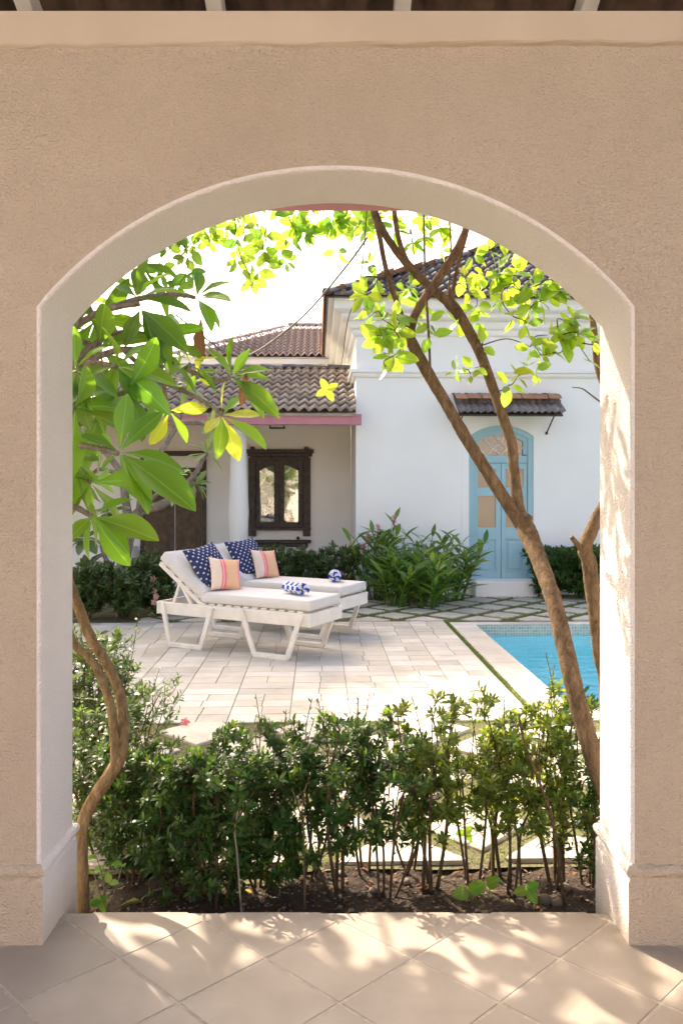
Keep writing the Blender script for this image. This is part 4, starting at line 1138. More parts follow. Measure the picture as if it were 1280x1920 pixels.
def lounger(loc, label):
    root = empty('sun_lounger', loc, label, 'sun lounger', 'white sun loungers on the pool deck', LA)
    wp = M['white_paint']; zr0, zr1 = .33, .455
    for y in (0, -LW):
        s_ = 1 if y == 0 else -1
        m = MB(); m.box(0, LL, y - .016, y + .016, zr0, zr1, .004); m.build('side_rail', wp, root)
        for (ta, tb, ba, bb) in ((.05, .74, .20, .58), (1.10, 1.74, 1.235, 1.635)):
            m = MB(); yo = y + s_ * .034
            def pc(a, b, w=.052): m.bar(a, b, .034, w, (0, 0, 1) if abs(a[2] - b[2]) < .01 else (0, 1, 0), .004)
            m.bar((ta, yo, zr1 - .01), (ba, yo, .025), .05, .034, (0, 1, 0), .004)
            m.bar((tb, yo, zr1 - .01), (bb, yo, .025), .05, .034, (0, 1, 0), .004)
            m.bar((ba - .012, yo, .024), (bb + .012, yo, .024), .037, .048, (0, 0, 1), .004)
            m.build('leg', wp, root)
    for x in (-.017, LL + .017):
        m = MB(); m.box(x - .017, x + .017, -LW - .018, .018, zr0 - .002, zr1 + .003, .004); m.build('end_board', wp, root)
    k = 0; x = .05
    while x < 1.26:
        m = MB(); m.box(x, x + .07, -LW + .01, -.01, zr1 - .0, zr1 + .02, .003); m.build('slat', wp, root); x += .105
    m = rounded_pad(-.03, 1.27, -LW - .005, .005, zr1 + .022, zr1 + .125, .022); m.build('seat_cushion', M['canvas'], root, True)
    # raised back
    ang = math.radians(36); hx0, hz0 = 1.275, zr1 + .03
    bx = Matrix.Translation((hx0, 0, hz0)) @ Matrix.Rotation(-ang, 4, 'Y')
    m = rounded_pad(.0, .68, -LW - .005, .005, 0.02, .125, .022); m.v = [tuple(bx @ Vector(p)) for p in m.v]
    m.build('back_cushion', M['canvas'], root, True)
    for y in (-.03, -LW + .03):
        m = MB(); m.box(-.02, .66, y - .016, y + .016, -.045, .0, .004, bx); m.build('back_frame', wp, root)
        a = bx @ Vector((.33, y, -.02)); m = MB(); m.bar(a, (1.36 + .02, y + .02, zr1 - .02), .03, .03, (0, 1, 0), .003); m.bar(a, (1.62, y + .02, zr1 + .0), .03, .03, (0, 1, 0), .003); m.build('back_strut', wp, root)
    for k in range(5):
        m = MB(); x = .05 + k * .13; m.box(x, x + .07, -LW + .015, -.015, .0, .018, .003, bx); m.build('slat', wp, root)
    return root, bx
A0 = Vector((-.323, 7.58, ZG)); B0 = A0 + Vector((.295, 1.06, 0))
lA, bxl = lounger(A0, 'white wooden sun lounger with raised back, beside the paved open deck')
lB, _ = lounger(B0, 'white wooden sun lounger with raised back, beside the leafy ginger clump')
ML = lambda o: Matrix.Translation(o) @ Matrix.Rotation(LA, 4, 'Z')
def pillow(name, loc_m, w, h, t, mat, label, cat, group, seed):
    r = random.Random(seed); n = 18; vs = []; uv = []; fs = []
    for sgn in (1, -1):
        for j in range(n + 1):
            for i in range(n + 1):
                a, b = i / n * 2 - 1, j / n * 2 - 1
                x = a * w / 2 * (1 - .09 * (1 - b * b)); y = b * h / 2 * (1 - .09 * (1 - a * a))
                th = t / 2 * max(0, (1 - a * a) * (1 - b * b)) ** .42
                th *= 1 + .09 * mnoise.noise(Vector((a * 2.2 + seed, b * 2.2, sgn)))
                wr = .012 * mnoise.noise(Vector((a * 5 + seed, b * 5, sgn * 2))) * (1 - max(abs(a), abs(b)) ** 4)
                vs.append((x, y, sgn * (th + .003) + wr)); uv.append((i / n, j / n))
        b0 = 0 if sgn == 1 else (n + 1) ** 2
        for j in range(n):
            for i in range(n):
                q = (b0 + j * (n + 1) + i, b0 + j * (n + 1) + i + 1, b0 + (j + 1) * (n + 1) + i + 1, b0 + (j + 1) * (n + 1) + i); fs.append(q if sgn == 1 else q[::-1])
    off = (n + 1) ** 2; edge = [j * (n + 1) + i for (i, j) in [(i, 0) for i in range(n)] + [(n, j) for j in range(n)] + [(n - i, n) for i in range(n)] + [(0, n - j) for j in range(n)]]
    for k in range(len(edge)):
        a, b = edge[k], edge[(k + 1) % len(edge)]; fs.append((b, a, a + off, b + off))
    me = bpy.data.meshes.new(name); me.from_pydata(vs, [], fs); me.materials.append(mat)
    ul = me.uv_layers.new(name='UVMap')
    for lp in me.loops: ul.data[lp.index].uv = uv[lp.vertex_index]
    me.polygons.foreach_set('use_smooth', [True] * len(fs)); me.update()
    o = inst(name, me, None, (0, 0, 0)); o.matrix_world = loc_m
    return tag(o, label, cat, group)
def stand(lo, x, y, zc, tilt, yaw, roll=0):
    """pillow standing on its edge, its face turned to the foot of the lounger"""
    m = ML(lo) @ Matrix.Translation((x, y, zc)) @ Matrix.Rotation(math.radians(yaw), 4, 'Z') @ Matrix.Rotation(math.radians(-90 + tilt), 4, 'Y') @ Matrix.Rotation(math.radians(roll), 4, 'Z')
    return m @ Matrix.Rotation(math.radians(90), 4, 'Z')
zs = .455 + .135
for lo, nm, q in ((A0, 'the lounger beside the open deck', 0), (B0, 'the lounger beside the ginger clump', 1)):
    pillow('cushion', stand(lo, 1.385, -.30 + .02 * q, zs + .235, 33, -6 - 6 * q, 9 - 4 * q), .50, .50, .17, M['navy'], 'navy cushion with white dots leaning on ' + nm, 'cushion', 'navy dotted cushions', 3 + q)
    pillow('cushion', stand(lo, 1.16 + .02 * q, -.28 - .07 * q, zs + .155, 24, -24 + 8 * q, -8 + 3 * q), .36, .36, .13, M['peach'], 'peach cushion with pink woven stripes on ' + nm, 'cushion', 'peach striped cushions', 8 + q)
def towel(loc_m, label, L, R, seed):
    vs = []; uv = []; fs = []; turns = 2.6; ns = 60; nl = 8
    for i in range(ns + 1):
        f = i / ns; a = f * turns * 2 * math.pi; r = R * (.22 + .78 * f)
        for j in range(nl + 1):
            g_l = j / nl; rr_ = r * (1 + .035 * mnoise.noise(Vector((a * .8, g_l * 3, seed))))
            vs.append((math.cos(a) * rr_ * 1.08, (g_l - .5) * L + .012 * math.sin(a * .9) * (1 if j in (0, nl) else 0), math.sin(a) * rr_ * .9 + R * .9)); uv.append((g_l, f * 2))
    for i in range(ns):
        for j in range(nl): q = i * (nl + 1) + j; fs.append((q, q + 1, q + nl + 2, q + nl + 1))
    me = bpy.data.meshes.new('rolled_towel'); me.from_pydata(vs, [], fs); me.materials.append(M['towel'])
    ul = me.uv_layers.new(name='UVMap')
    for lp in me.loops: ul.data[lp.index].uv = uv[lp.vertex_index]
    me.polygons.foreach_set('use_smooth', [True] * len(fs)); me.update()
    o = inst('rolled_towel', me, None, (0, 0, 0)); o.matrix_world = loc_m
    md = o.modifiers.new('pile', 'SOLIDIFY'); md.thickness = .014; md.offset = 0
    return tag(o, label, 'towel', 'rolled pool towels')
towel(ML(A0) @ Matrix.Translation((.30, -.27, zs + .004)) @ Matrix.Rotation(math.radians(66), 4, 'Z'), 'rolled blue and white towel on the lounger beside the open deck', .26, .066, 1)
towel(ML(B0) @ Matrix.Translation((.25, -.36, zs + .004)) @ Matrix.Rotation(math.radians(28), 4, 'Z'), 'rolled blue and white towel on the lounger beside the ginger clump', .24, .066, 5)

# ================================================================== PLANTS
LF = [leaf_mesh('leaf', M['leaf_f'], 1, .35, 8, d, f, 'obovate', .9, .08, i) for i, (d, f) in enumerate(((.12, .26), (.26, .22), (.36, .2), (-.03, .28)))]
LFY = [leaf_mesh('leaf', M['leaf_fy'], 1, .37, 8, d, .14, 'obovate', .9, .08, 9) for d in (.1, .25)]
LM = [leaf_mesh('leaf', M['leaf_m'], 1, .32, 7, d, .14, 'obovate', .9, .08, 12) for d in (.1, .3)]
LY = [leaf_mesh('leaf', M['leaf_y'], 1, .62, 5, d, f, 'round', .9, .1, 20 + i) for i, (d, f) in enumerate(((.1, .12), (.25, .08), (-.05, .15)))]
LYF = [leaf_mesh('leaf', M['leaf_fy'], 1, .60, 5, d, .1, 'round', .9, .1, 28) for d in (.1, .2)]
LC = [leaf_mesh('leaf', M['leaf_c'], 1, .58, 5, d, f, 'round', .9, .1, 30 + i) for i, (d, f) in enumerate(((.1, .12), (.25, .08)))]
LD = [leaf_mesh('leaf', M['leaf_dead'], 1, .30, 6, .3, .3, 'obovate', .9, .25, 40)]

def path_tube(root, name, org, pts, rad, mat, n=8, res=6, jit=.06):
    m = MB(org); m.tube(pts, rad, n, res, True, jit); m.o = Vector(org)
    return m.build(name, mat, root, True)

# ---- near frangipani beside the left jamb
o1 = W(156, 1712, 3.06); o1.z = ZG - .02
fr = empty('frangipani_tree', o1, 'near frangipani with twisted golden trunk and big glossy leaves at the left jamb', 'tree')
def tpx(lst): return [W(*p) for p in lst]
path_tube(fr, 'trunk', o1, [o1] + tpx([(154, 1640, 3.08), (153, 1565, 3.10), (164, 1520, 3.11), (196, 1468, 3.12), (224, 1422, 3.13), (231, 1364, 3.15), (225, 1303, 3.17), (202, 1248, 3.19), (170, 1196, 3.21), (148, 1140, 3.24), (118, 1060, 3.28), (95, 965, 3.31), (80, 880, 3.35), (70, 740, 3.45)]),
          [.025, .024, .024, .026, .027, .026, .0215, .020, .020, .021, .021, .021, .020, .02, .018], M['bark_l'], 12)
path_tube(fr, 'trunk', o1, tpx([(218, 1430, 3.125), (213, 1364, 3.12), (205, 1315, 3.11), (188, 1268, 3.10), (166, 1231, 3.11), (140, 1208, 3.10), (95, 1130, 3.1), (60, 1000, 3.15)]), [.022, .018, .017, .0165, .0165, .0165, .015, .013], M['bark_l'], 10)
def fbranch(pts, r0, r1, mat='bark_g'):
    n = len(pts); P_ = [W(*p) for p in pts]
    path_tube(fr, 'branch', o1, P_, [r0 + (r1 - r0) * i / (n - 1) for i in range(n)], M[mat], 8); return P_[-1], (P_[-1] - P_[-2])
FR = [  # branch pixels (px, py, depth), leaf count, leaf length, axis nudge
    ([(84, 900, 3.34), (120, 840, 3.30), (170, 838, 3.25), (222, 850, 3.22)], 0, .36, (.25, -.5, .15), 0),
    ([(95, 965, 3.31), (135, 950, 3.4), (172, 968, 3.45)], 0, .31, (.3, -.4, -.1), 0),
    ([(74, 780, 3.42), (110, 720, 3.4), (148, 697, 3.45)], 0, .33, (.2, -.4, .2), 0),
    ([(72, 750, 3.45), (130, 690, 3.6), (180, 680, 3.6), (218, 688, 3.55)], 0, .33, (.35, -.35, .25), 0),
    ([(70, 745, 3.45), (110, 640, 3.7), (175, 590, 3.8), (225, 575, 3.85), (262, 570, 3.85)], 0, .33, (.25, -.2, .6), 0),
    ([(175, 590, 3.8), (260, 560, 4.0), (330, 552, 4.1), (366, 558, 4.15)], 0, .26, (.6, -.2, .1), 0),
    ([(130, 690, 3.6), (230, 655, 3.8), (300, 672, 3.95), (345, 690, 4.05), (400, 712, 4.1), (432, 708, 4.1)], 0, .30, (.3, -.2, .25), 0),
    ([(230, 655, 3.8), (290, 708, 4.0), (345, 733, 4.1), (395, 760, 4.2), (416, 777, 4.2)], 0, .28, (.5, -.2, .0), 1),
    ([(345, 690, 4.05), (352, 688, 4.0), (356, 680, 4.0)], 5, .19, (0, -.2, .8), 2),
    ([(74, 800, 3.4), (100, 760, 3.3), (140, 765, 3.28)], 5, .32, (.3, -.5, .0), 0),
    ([(72, 760, 3.45), (110, 660, 3.6), (150, 640, 3.75), (185, 655, 3.85)], 9, .28, (.2, -.2, .5), 0),
    ([(84, 900, 3.34), (100, 905, 3.5), (128, 900, 3.65)], 5, .28, (.4, -.3, .0), 0),
    ([(300, 672, 3.95), (310, 740, 4.1), (318, 770, 4.2)], 5, .22, (.2, -.2, .3), 2),
    ([(70, 745, 3.45), (120, 560, 3.9), (200, 500, 4.2), (262, 492, 4.3)], 9, .28, (.2, -.2, .5), 0),
    ([(70, 745, 3.45), (60, 560, 3.8), (120, 440, 4.1), (190, 400, 4.3)], 10, .30, (.2, -.1, .7), 0),
    ([(60, 560, 3.8), (10, 470, 3.9), (40, 380, 4.0)], 10, .32, (.1, -.1, .8), 0),
    ([(70, 745, 3.45), (-40, 640, 3.7), (-80, 540, 3.8)], 11, .32, (-.1, 0, .8), 0),
    ([(70, 745, 3.45), (20, 660, 3.9), (30, 600, 4.2)], 10, .32, (.1, .2, .8), 0),
    ([(72, 750, 3.45), (120, 600, 3.9), (160, 570, 4.1), (178, 600, 4.2)], 9, .28, (.2, -.3, .2), 0),
    ([(72, 770, 3.45), (120, 800, 3.7), (165, 790, 3.8)], 9, .28, (.3, -.3, .0), 0),
    ([(84, 900, 3.34), (0, 820, 3.5), (-40, 760, 3.7)], 11, .32, (-.1, 0, .8), 0),
    ([(84, 900, 3.34), (110, 870, 3.45), (150, 880, 3.5), (170, 905, 3.55)], 4, .30, (.3, -.3, -.1), 0),
    ([(72, 760, 3.45), (130, 740, 3.45), (190, 745, 3.5), (235, 735, 3.5)], 4, .30, (.3, -.3, .2), 0),
    ([(130, 690, 3.6), (200, 630, 3.85), (262, 625, 3.9), (300, 640, 3.95)], 4, .28, (.3, -.2, .3), 0),
]
for pts_, n_, L_, ax, kind in FR:
    c, d = fbranch(pts_, .017 if kind == 0 else .012, .011 if L_ > .25 else .007)
    a = d.normalized() * .9 + Vector(ax)
    rosette(fr, o1, c, a, n_, L_ * (1.22 if kind != 2 else 1.1), LF if kind == 0 else (LF + LFY * 2 if kind == 1 else LFY + LF[:2]), 28, 112, 'leaf', .55)
# leaves read one by one from the photograph: whorl centre, depth, tips (in pixels of an enlarged crop)
def zc_(x, y): return 130 + x / 2.415, 380 + y / 2.415
HAND = [((225, 1130), 3.22, [(265, 868), (418, 945), (515, 1178), (542, 1388), (388, 1400), (308, 1412), (150, 1205), (60, 1040)]),
        ((105, 1420), 3.42, [(375, 1535), (262, 1560), (252, 1662), (72, 1612), (262, 1330), (20, 1500)]),
        ((28, 760), 3.4, [(72, 1015), (192, 1026), (206, 832), (20, 560), (128, 640), (-20, 980)]),
        ((215, 740), 3.55, [(372, 640), (462, 802), (406, 915), (300, 905), (200, 563), (90, 770), (325, 760)]),
        ((310, 430), 3.85, [(345, 250), (203, 365), (530, 362), (545, 492), (420, 300)]),
        ((322, 478), 3.88, [(405, 672), (492, 642), (470, 690), (260, 640)]),
        ((575, 430), 4.15, [(598, 308), (702, 345), (707, 400), (722, 446), (695, 556), (655, 528)]),
        ((735, 790), 4.1, [(722, 618), (640, 650), (800, 680), (898, 802), (882, 742), (916, 928), (880, 972)]),
        ((690, 962), 4.2, [(690, 818), (800, 862), (856, 968), (885, 1112), (760, 1162), (692, 1120), (622, 1040)]),
        ((15, 1180), 3.5, [(128, 1275), (105, 1365), (20, 1390), (120, 1170)]),
        ((480, 640), 4.1, [(560, 560), (590, 690), (520, 720), (440, 600)]), ((575, 770), 4.15, [(590, 685), (660, 760), (640, 830), (540, 850)])]
rh = random.Random(5)
for (cx_, cy_), Yc, tips in HAND:
    c = W(*zc_(cx_, cy_), Yc)
    for k, tp in enumerate(tips):
        e = W(*zc_(*tp), Yc + rh.uniform(-.16, .10)); d = e - c; yel = (cx_, cy_) in ((690, 962), (575, 770)) and k % 2 == 0
        up = Vector((rh.uniform(-.6, .6), -.7, .8)); me_ = LFY[k % 2] if yel else LF[k % 3]
        inst('leaf', me_, fr, c - o1 + d * .05, leaf_rot(d + Vector((0, 0, .10 * d.length)), up), d.length * .98)
# upper crown above and left of the opening: whorls of the same leaves, joined
def hidden(p):
    px, py = CX + FPX * p.x / p.y, HY - FPX * (p.z - EYE) / p.y
    return px < 110 or (py < 600 and math.hypot(px - 628.4, py - 1023.7) > 660)
uc = MB(o1); hub = W(70, 745, 3.45); kk = 0; rc = random.Random(21)
tgt = []
while kk < 28:
    t_ = rc.uniform(3.0, 5.6); q = Vector((rc.uniform(-1.2, 1.05), rc.uniform(1.9, 3.3), rc.uniform(0, .6))) + sdir * t_
    if kk >= 36: q = Vector((XR, rc.uniform(2.7, 2.95), rc.uniform(.3, 1.9))) + sdir * rc.uniform(2.8, 4.6)
    if not hidden(q) or q.z < 1.9 or any((q - z_).length < .24 for z_ in tgt): tgt += [Vector((99, 99, 99))] if len(tgt) > 4000 else []; continue
    tgt.append(q); kk += 1
    md = hub.lerp(q, .55) + Vector((rc.uniform(-.1, .1), rc.uniform(-.1, .1), .15)); path_tube(fr, 'branch', o1, [hub, md, q], [.016, .012, .008], M['bark_g'], 6, 4)
    for z_ in range(11):
        an = z_ * 2.4 + rc.uniform(-.2, .2); el_ = math.radians(25 + 80 * z_ / 11); d = Vector((math.cos(an) * math.sin(el_), math.sin(an) * math.sin(el_), math.cos(el_) - .15))
        mo = leaf_rot(d, Vector((0, 0, 1)) + d * .1).to_matrix(); L_ = rc.uniform(.24, .36); me_ = LF[z_ % 4]
        uc.add([q + mo @ (v_.co * L_) for v_ in me_.vertices], [tuple(p.vertices) for p in me_.polygons])
tag(uc.build('upper_crown', M['leaf_c'], fr, True), None, kind='stuff')
rosette(fr, o1, W(462, 690, 4.1), Vector((.1, -.1, -1)), 1, .17, LD, 5, 12)
rosette(fr, o1, W(378, 590, 4.1), Vector((0, -.2, -1)), 1, .2, LD, 5, 12)

# ---- frangipani in the middle distance
o2 = hx(pu(236, 10.9), 10.9, ZG)
fm_ = empty('frangipani_tree', o2, 'slender grey frangipani in front of the worn brown door', 'tree')
def mid(px, py, dy=0.0): return W(px, py, 10.8 + dy)
MT = [([o2, mid(232, 1060), mid(243, 1000), mid(262, 960), mid(300, 948), mid(335, 928)], .105, .05),
      ([mid(243, 1000), mid(236, 940), mid(228, 890), mid(200, 850)], .07, .04), ([mid(262, 960), mid(272, 900, -.3), mid(300, 850, -.4), mid(330, 800, -.4)], .06, .03),
      ([mid(335, 928), mid(355, 905), mid(366, 908)], .05, .03), ([mid(335, 928), mid(365, 890), mid(380, 862), mid(388, 850)], .045, .026),
      ([mid(330, 800, -.4), mid(345, 760, -.4), mid(352, 722, -.5)], .03, .02), ([mid(330, 800, -.4), mid(360, 790, -.3), mid(392, 800, -.2)], .03, .02),
      ([mid(228, 890), mid(185, 880, .3), mid(165, 905, .4)], .035, .02), ([mid(200, 850), mid(190, 800), mid(205, 750)], .035, .02), ([mid(200, 850), mid(160, 830, .2), mid(150, 800, .2)], .03, .02),
      ([mid(330, 800, -.4), mid(300, 760, -.6), mid(290, 715, -.6)], .03, .02), ([mid(262, 960), mid(300, 920, -.5), mid(320, 895, -.6)], .035, .02)]
for i, (pts_, r0, r1) in enumerate(MT):
    n_ = len(pts_); path_tube(fm_, 'trunk' if i == 0 else 'branch', o2, pts_, [r0 + (r1 - r0) * k / (n_ - 1) for k in range(n_)], M['bark_g'], 10 if i == 0 else 7)
    if i >= 3:
        rosette(fm_, o2, pts_[-1], (pts_[-1] - pts_[-2]).normalized() + Vector((.1, -.3, .4)), 12, .33, LM, 20, 110, 'leaf', .3)
# small dark sapling left of it
o3 = hx(pu(222, 10.3), 10.3, ZG)
sp_ = empty('garden_sapling', o3, 'thin dark sapling with broad bluish leaves left of the grey frangipani', 'tree')
path_tube(sp_, 'trunk', o3, [o3, W(212, 1080, 10.3), W(195, 1040, 10.3), W(190, 1020, 10.3)], [.04, .035, .028, .02], M['bark_g'], 7)
for a, b in (((190, 1020), (160, 1010)), ((190, 1020), (205, 960)), ((195, 1040), (165, 1065))):
    path_tube(sp_, 'branch', o3, [W(*a, 10.3), W((a[0] + b[0]) / 2, (a[1] + b[1]) / 2 - 5, 10.25), W(*b, 10.2)], [.02, .016, .012], M['bark_g'], 6)
    rosette(sp_, o3, W(*b, 10.2), Vector((-.2, -.5, .5)), 8, .26, [leaf_mesh('leaf', M['leaf_h'], 1, .6, 5, .2, .1, 'round', .9, .05, 50)], 30, 110)

# ---- leaning tree at the right jamb
o4 = Vector((1.14, 3.12, ZG - .02))
rt = empty('leaning_tree', o4, 'leaning brown tree forking over the blue door with lime green leaves', 'tree')
def rp(px, py, Y): return W(px, py, Y)
BR = []
def rbranch(pts, name='branch', r0=None, mat='bark_r', n=10):
    P_ = [rp(p[0], p[1], p[2]) for p in pts]; R_ = [p[3] * .8 / 2 / FPX * p[2] for p in pts]
    path_tube(rt, name, o4, P_, R_, M[mat], n, 7, .07); BR.extend(smooth_path(P_, R_, 5)[0])
P0 = [o4] + [rp(*p) for p in ((1150, 1530, 3.11), (1121, 1440, 3.12), (1096, 1365, 3.14), (1070, 1265, 3.2), (1040, 1135, 3.35), (1012, 1055, 3.52), (990, 1000, 3.64), (978, 972, 3.69))]
R0_ = [.044] + [w / 2 / FPX * y_ for w, y_ in ((40, 3.1), (38, 3.12), (35, 3.14), (33, 3.2), (31, 3.35), (31, 3.5), (36, 3.64), (26, 3.7))]
path_tube(rt, 'trunk', o4, P0, R0_, M['bark_r'], 14, 8, .06); BR.extend(smooth_path(P0, R0_, 4)[0])
rbranch([(985, 992, 3.70, 34), (985, 978, 3.66, 30), (990, 968, 3.64, 22)], 'stub')
rbranch([(988, 1000, 3.7, 34), (960, 958, 3.7, 31), (905, 872, 3.72, 29), (868, 812, 3.74, 28), (835, 755, 3.76, 27), (798, 692, 3.78, 28), (765, 630, 3.8, 27)], 'limb', n=12)
rbranch([(985, 990, 3.7, 28), (971, 945, 3.72, 26), (963, 880, 3.75, 25), (958, 830, 3.77, 25), (940, 775, 3.8, 24), (905, 675, 3.84, 24), (870, 605, 3.88, 25), (842, 566, 3.9, 28)], 'limb', n=12)
rbranch([(767, 632, 3.8, 24), (780, 585, 3.8, 20), (820, 525, 3.78, 21), (853, 474, 3.76, 20), (870, 438, 3.74, 18), (885, 395, 3.7, 17), (905, 340, 3.66, 15)])
rbranch([(765, 630, 3.8, 18), (748, 580, 3.82, 13), (724, 506, 3.84, 12), (710, 436, 3.86, 12), (696, 388, 3.88, 12), (680, 330, 3.9, 10)])
rbranch([(845, 570, 3.9, 24), (801, 533, 3.9, 20), (764, 495, 3.92, 20), (740, 466, 3.94, 18), (714, 425, 3.96, 17), (700, 390, 3.98, 16), (675, 330, 4.0, 14)])
rbranch([(764, 495, 3.92, 15), (748, 450, 3.9, 12), (740, 404, 3.9, 12), (735, 350, 3.9, 10)])
rbranch([(845, 568, 3.9, 15), (853, 520, 3.88, 9), (863, 478, 3.86, 8), (874, 440, 3.84, 8), (885, 380, 3.8, 7)])
rbranch([(806, 690, 3.79, 6), (803, 620, 3.76, 6), (797, 520, 3.74, 5), (794, 400, 3.7, 5)], 'hanging_stem', n=6)
rbranch([(840, 560, 3.9, 4), (845, 470, 3.86, 4), (841, 400, 3.82, 4)], 'hanging_stem', n=6)
# lime leaves in sprigs: (px, py, depth, leaves, length)
SPR = [(686, 556, 3.7, 7, .085), (672, 545, 3.9, 4, .07), (705, 560, 3.75, 6, .085), (716, 600, 3.62, 7, .09), (740, 596, 3.7, 6, .085), (695, 600, 3.65, 4, .085), (722, 640, 3.6, 9, .09), (742, 622, 3.62, 8, .09), (735, 668, 3.6, 8, .085), (718, 690, 3.62, 4, .07), (760, 660, 3.66, 5, .08),
       (700, 490, 3.9, 5, .08), (712, 520, 3.9, 5, .075), (770, 540, 3.95, 7, .085), (790, 570, 3.95, 6, .08), (780, 600, 3.9, 5, .08), (750, 545, 3.95, 5, .08), (775, 455, 4.0, 6, .08), (800, 440, 4.0, 6, .08), (820, 470, 4.0, 5, .08), (745, 430, 4.0, 7, .08), (720, 400, 4.0, 7, .08), (690, 430, 4.05, 5, .07), (800, 405, 3.95, 7, .08), (830, 425, 3.95, 6, .08),
       (812, 625, 3.75, 3, .07), (808, 600, 3.75, 3, .07), (880, 545, 3.9, 6, .08), (895, 575, 3.9, 6, .08), (870, 520, 3.95, 5, .08), (905, 520, 3.95, 5, .08), (892, 480, 3.9, 6, .08), (915, 470, 3.9, 5, .08), (860, 600, 3.9, 5, .075), (885, 612, 3.9, 4, .075),
       (930, 510, 3.85, 7, .085), (945, 535, 3.85, 6, .085), (962, 515, 3.85, 6, .08), (975, 545, 3.8, 6, .08), (940, 565, 3.85, 5, .08), (965, 590, 3.8, 6, .085), (995, 580, 3.8, 6, .08), (985, 610, 3.8, 4, .07), (1010, 560, 3.75, 6, .08), (1030, 560, 3.75, 7, .085), (1045, 545, 3.72, 6, .08), (1020, 530, 3.75, 5, .08), (1000, 540, 3.75, 5, .08), (960, 480, 3.8, 6, .08), (935, 455, 3.8, 5, .08),
       (995, 650, 3.62, 5, .07), (1010, 668, 3.62, 5, .07), (985, 685, 3.62, 4, .075), (1000, 640, 3.65, 3, .07), (970, 705, 3.6, 4, .07), (955, 725, 3.6, 5, .075), (1000, 690, 3.6, 3, .08), (1032, 660, 3.6, 3, .09), (1022, 630, 3.6, 3, .085), (1050, 625, 3.56, 6, .085), (1065, 605, 3.56, 6, .08), (1075, 590, 3.55, 5, .08), (1060, 650, 3.56, 4, .08), (1085, 625, 3.55, 5, .08), (1110, 645, 3.55, 4, .07), (1108, 680, 3.55, 2, .06),
       (862, 692, 3.75, 4, .055), (878, 705, 3.75, 4, .06), (890, 690, 3.75, 3, .06), (850, 702, 3.75, 3, .045), (905, 650, 3.8, 2, .07)]
def nearest(c):
    return min(BR, key=lambda p: (p - c).length + (0.5 if p.z < c.z - .05 else 0))
tw_ = MB(o4); lv_ = MB(o4)
nleaf = 0
LB = (BR[len(BR) // 3:])
SPR.sort(key=lambda q_: min(abs(q_[0] - (CX + FPX * p.x / p.y)) + abs(q_[1] - (HY - FPX * (p.z - EYE) / p.y)) for p in LB))
for i, (px, py, Y, n_, L_) in enumerate(SPR):
    c = rp(px + U(-5, 5), py + U(-5, 5), Y); b = nearest(c); md = (b + c) / 2 + Vector((U(-.03, .03), U(-.03, .03), U(-.02, .04)))
    if (b - c).length > .04: tw_.tube([b, md, c], [.0035, .0026, .0016], 5, 5)
    BR.extend([md, c]); ax = (c - md).normalized() * .8 + Vector((U(-.3, .3), -.35, -.1))
    dark = (690 < px < 770 and 580 < py < 700) or px > 1040
    if nleaf < 290 and not (py < 470 and i % 2):
        rosette(rt, o4, c, ax, n_, L_ * 1.12, (LC + LY if dark else LY + LY + LC + LYF[:1]), 30, 105, 'leaf', .3, .4); nleaf += n_
    else:
        for q in range(n_):
            an = q * 2.4; d = (ax.normalized() * .5 + Vector((math.cos(an), -.2, math.sin(an))) * .9 - Vector((0, 0, .2))); mo = leaf_rot(d, Vector((U(-.4, .4), -.5, 1))).to_matrix()
            me_ = RNG.choice(LY); s_ = L_ * U(.8, 1.15)
            lv_.add([c + mo @ (v_.co * s_) for v_ in me_.vertices], [tuple(p.vertices) for p in me_.polygons])
tag(tw_.build('twig', M['stem'], rt, True), None, kind='stuff')
tag(lv_.build('upper_foliage', M['leaf_y'], rt, True), None, kind='stuff')
# second stem at the right jamb
o5 = W(1136, 1400, 3.9); o5.z = ZG - .02
st = empty('bare_trunk', o5, 'bare brown trunk with a cut snag standing against the right jamb', 'tree')
path_tube(st, 'trunk', o5, [o5, W(1134, 1300, 3.9), W(1122, 1230, 3.9), W(1114, 1150, 3.9), W(1109, 1100, 3.9), W(1104, 1055, 3.9), W(1096, 1030, 3.9), W(1106, 1000, 3.9), W(1122, 965, 3.9), W(1150, 900, 3.9), W(1150, 780, 3.9), W(1122, 690, 3.9), W(1113, 620, 3.9), W(1100, 520, 3.9)],
          [.030, .028, .027, .030, .036, .036, .034, .032, .029, .026, .022, .019, .016, .012], M['bark_r'], 12, 6)
path_tube(st, 'snag', o5, [W(1096, 1035, 3.9), W(1083, 1022, 3.88), W(1071, 1007, 3.86)], [.018, .014, .011], M['bark_r'], 8, 4)
path_tube(st, 'twig', o5, [W(1140, 765, 3.85), W(1105, 738, 3.8), W(1090, 728, 3.8), W(1072, 726, 3.8)], [.005, .004, .003, .002], M['stem'], 5, 4)

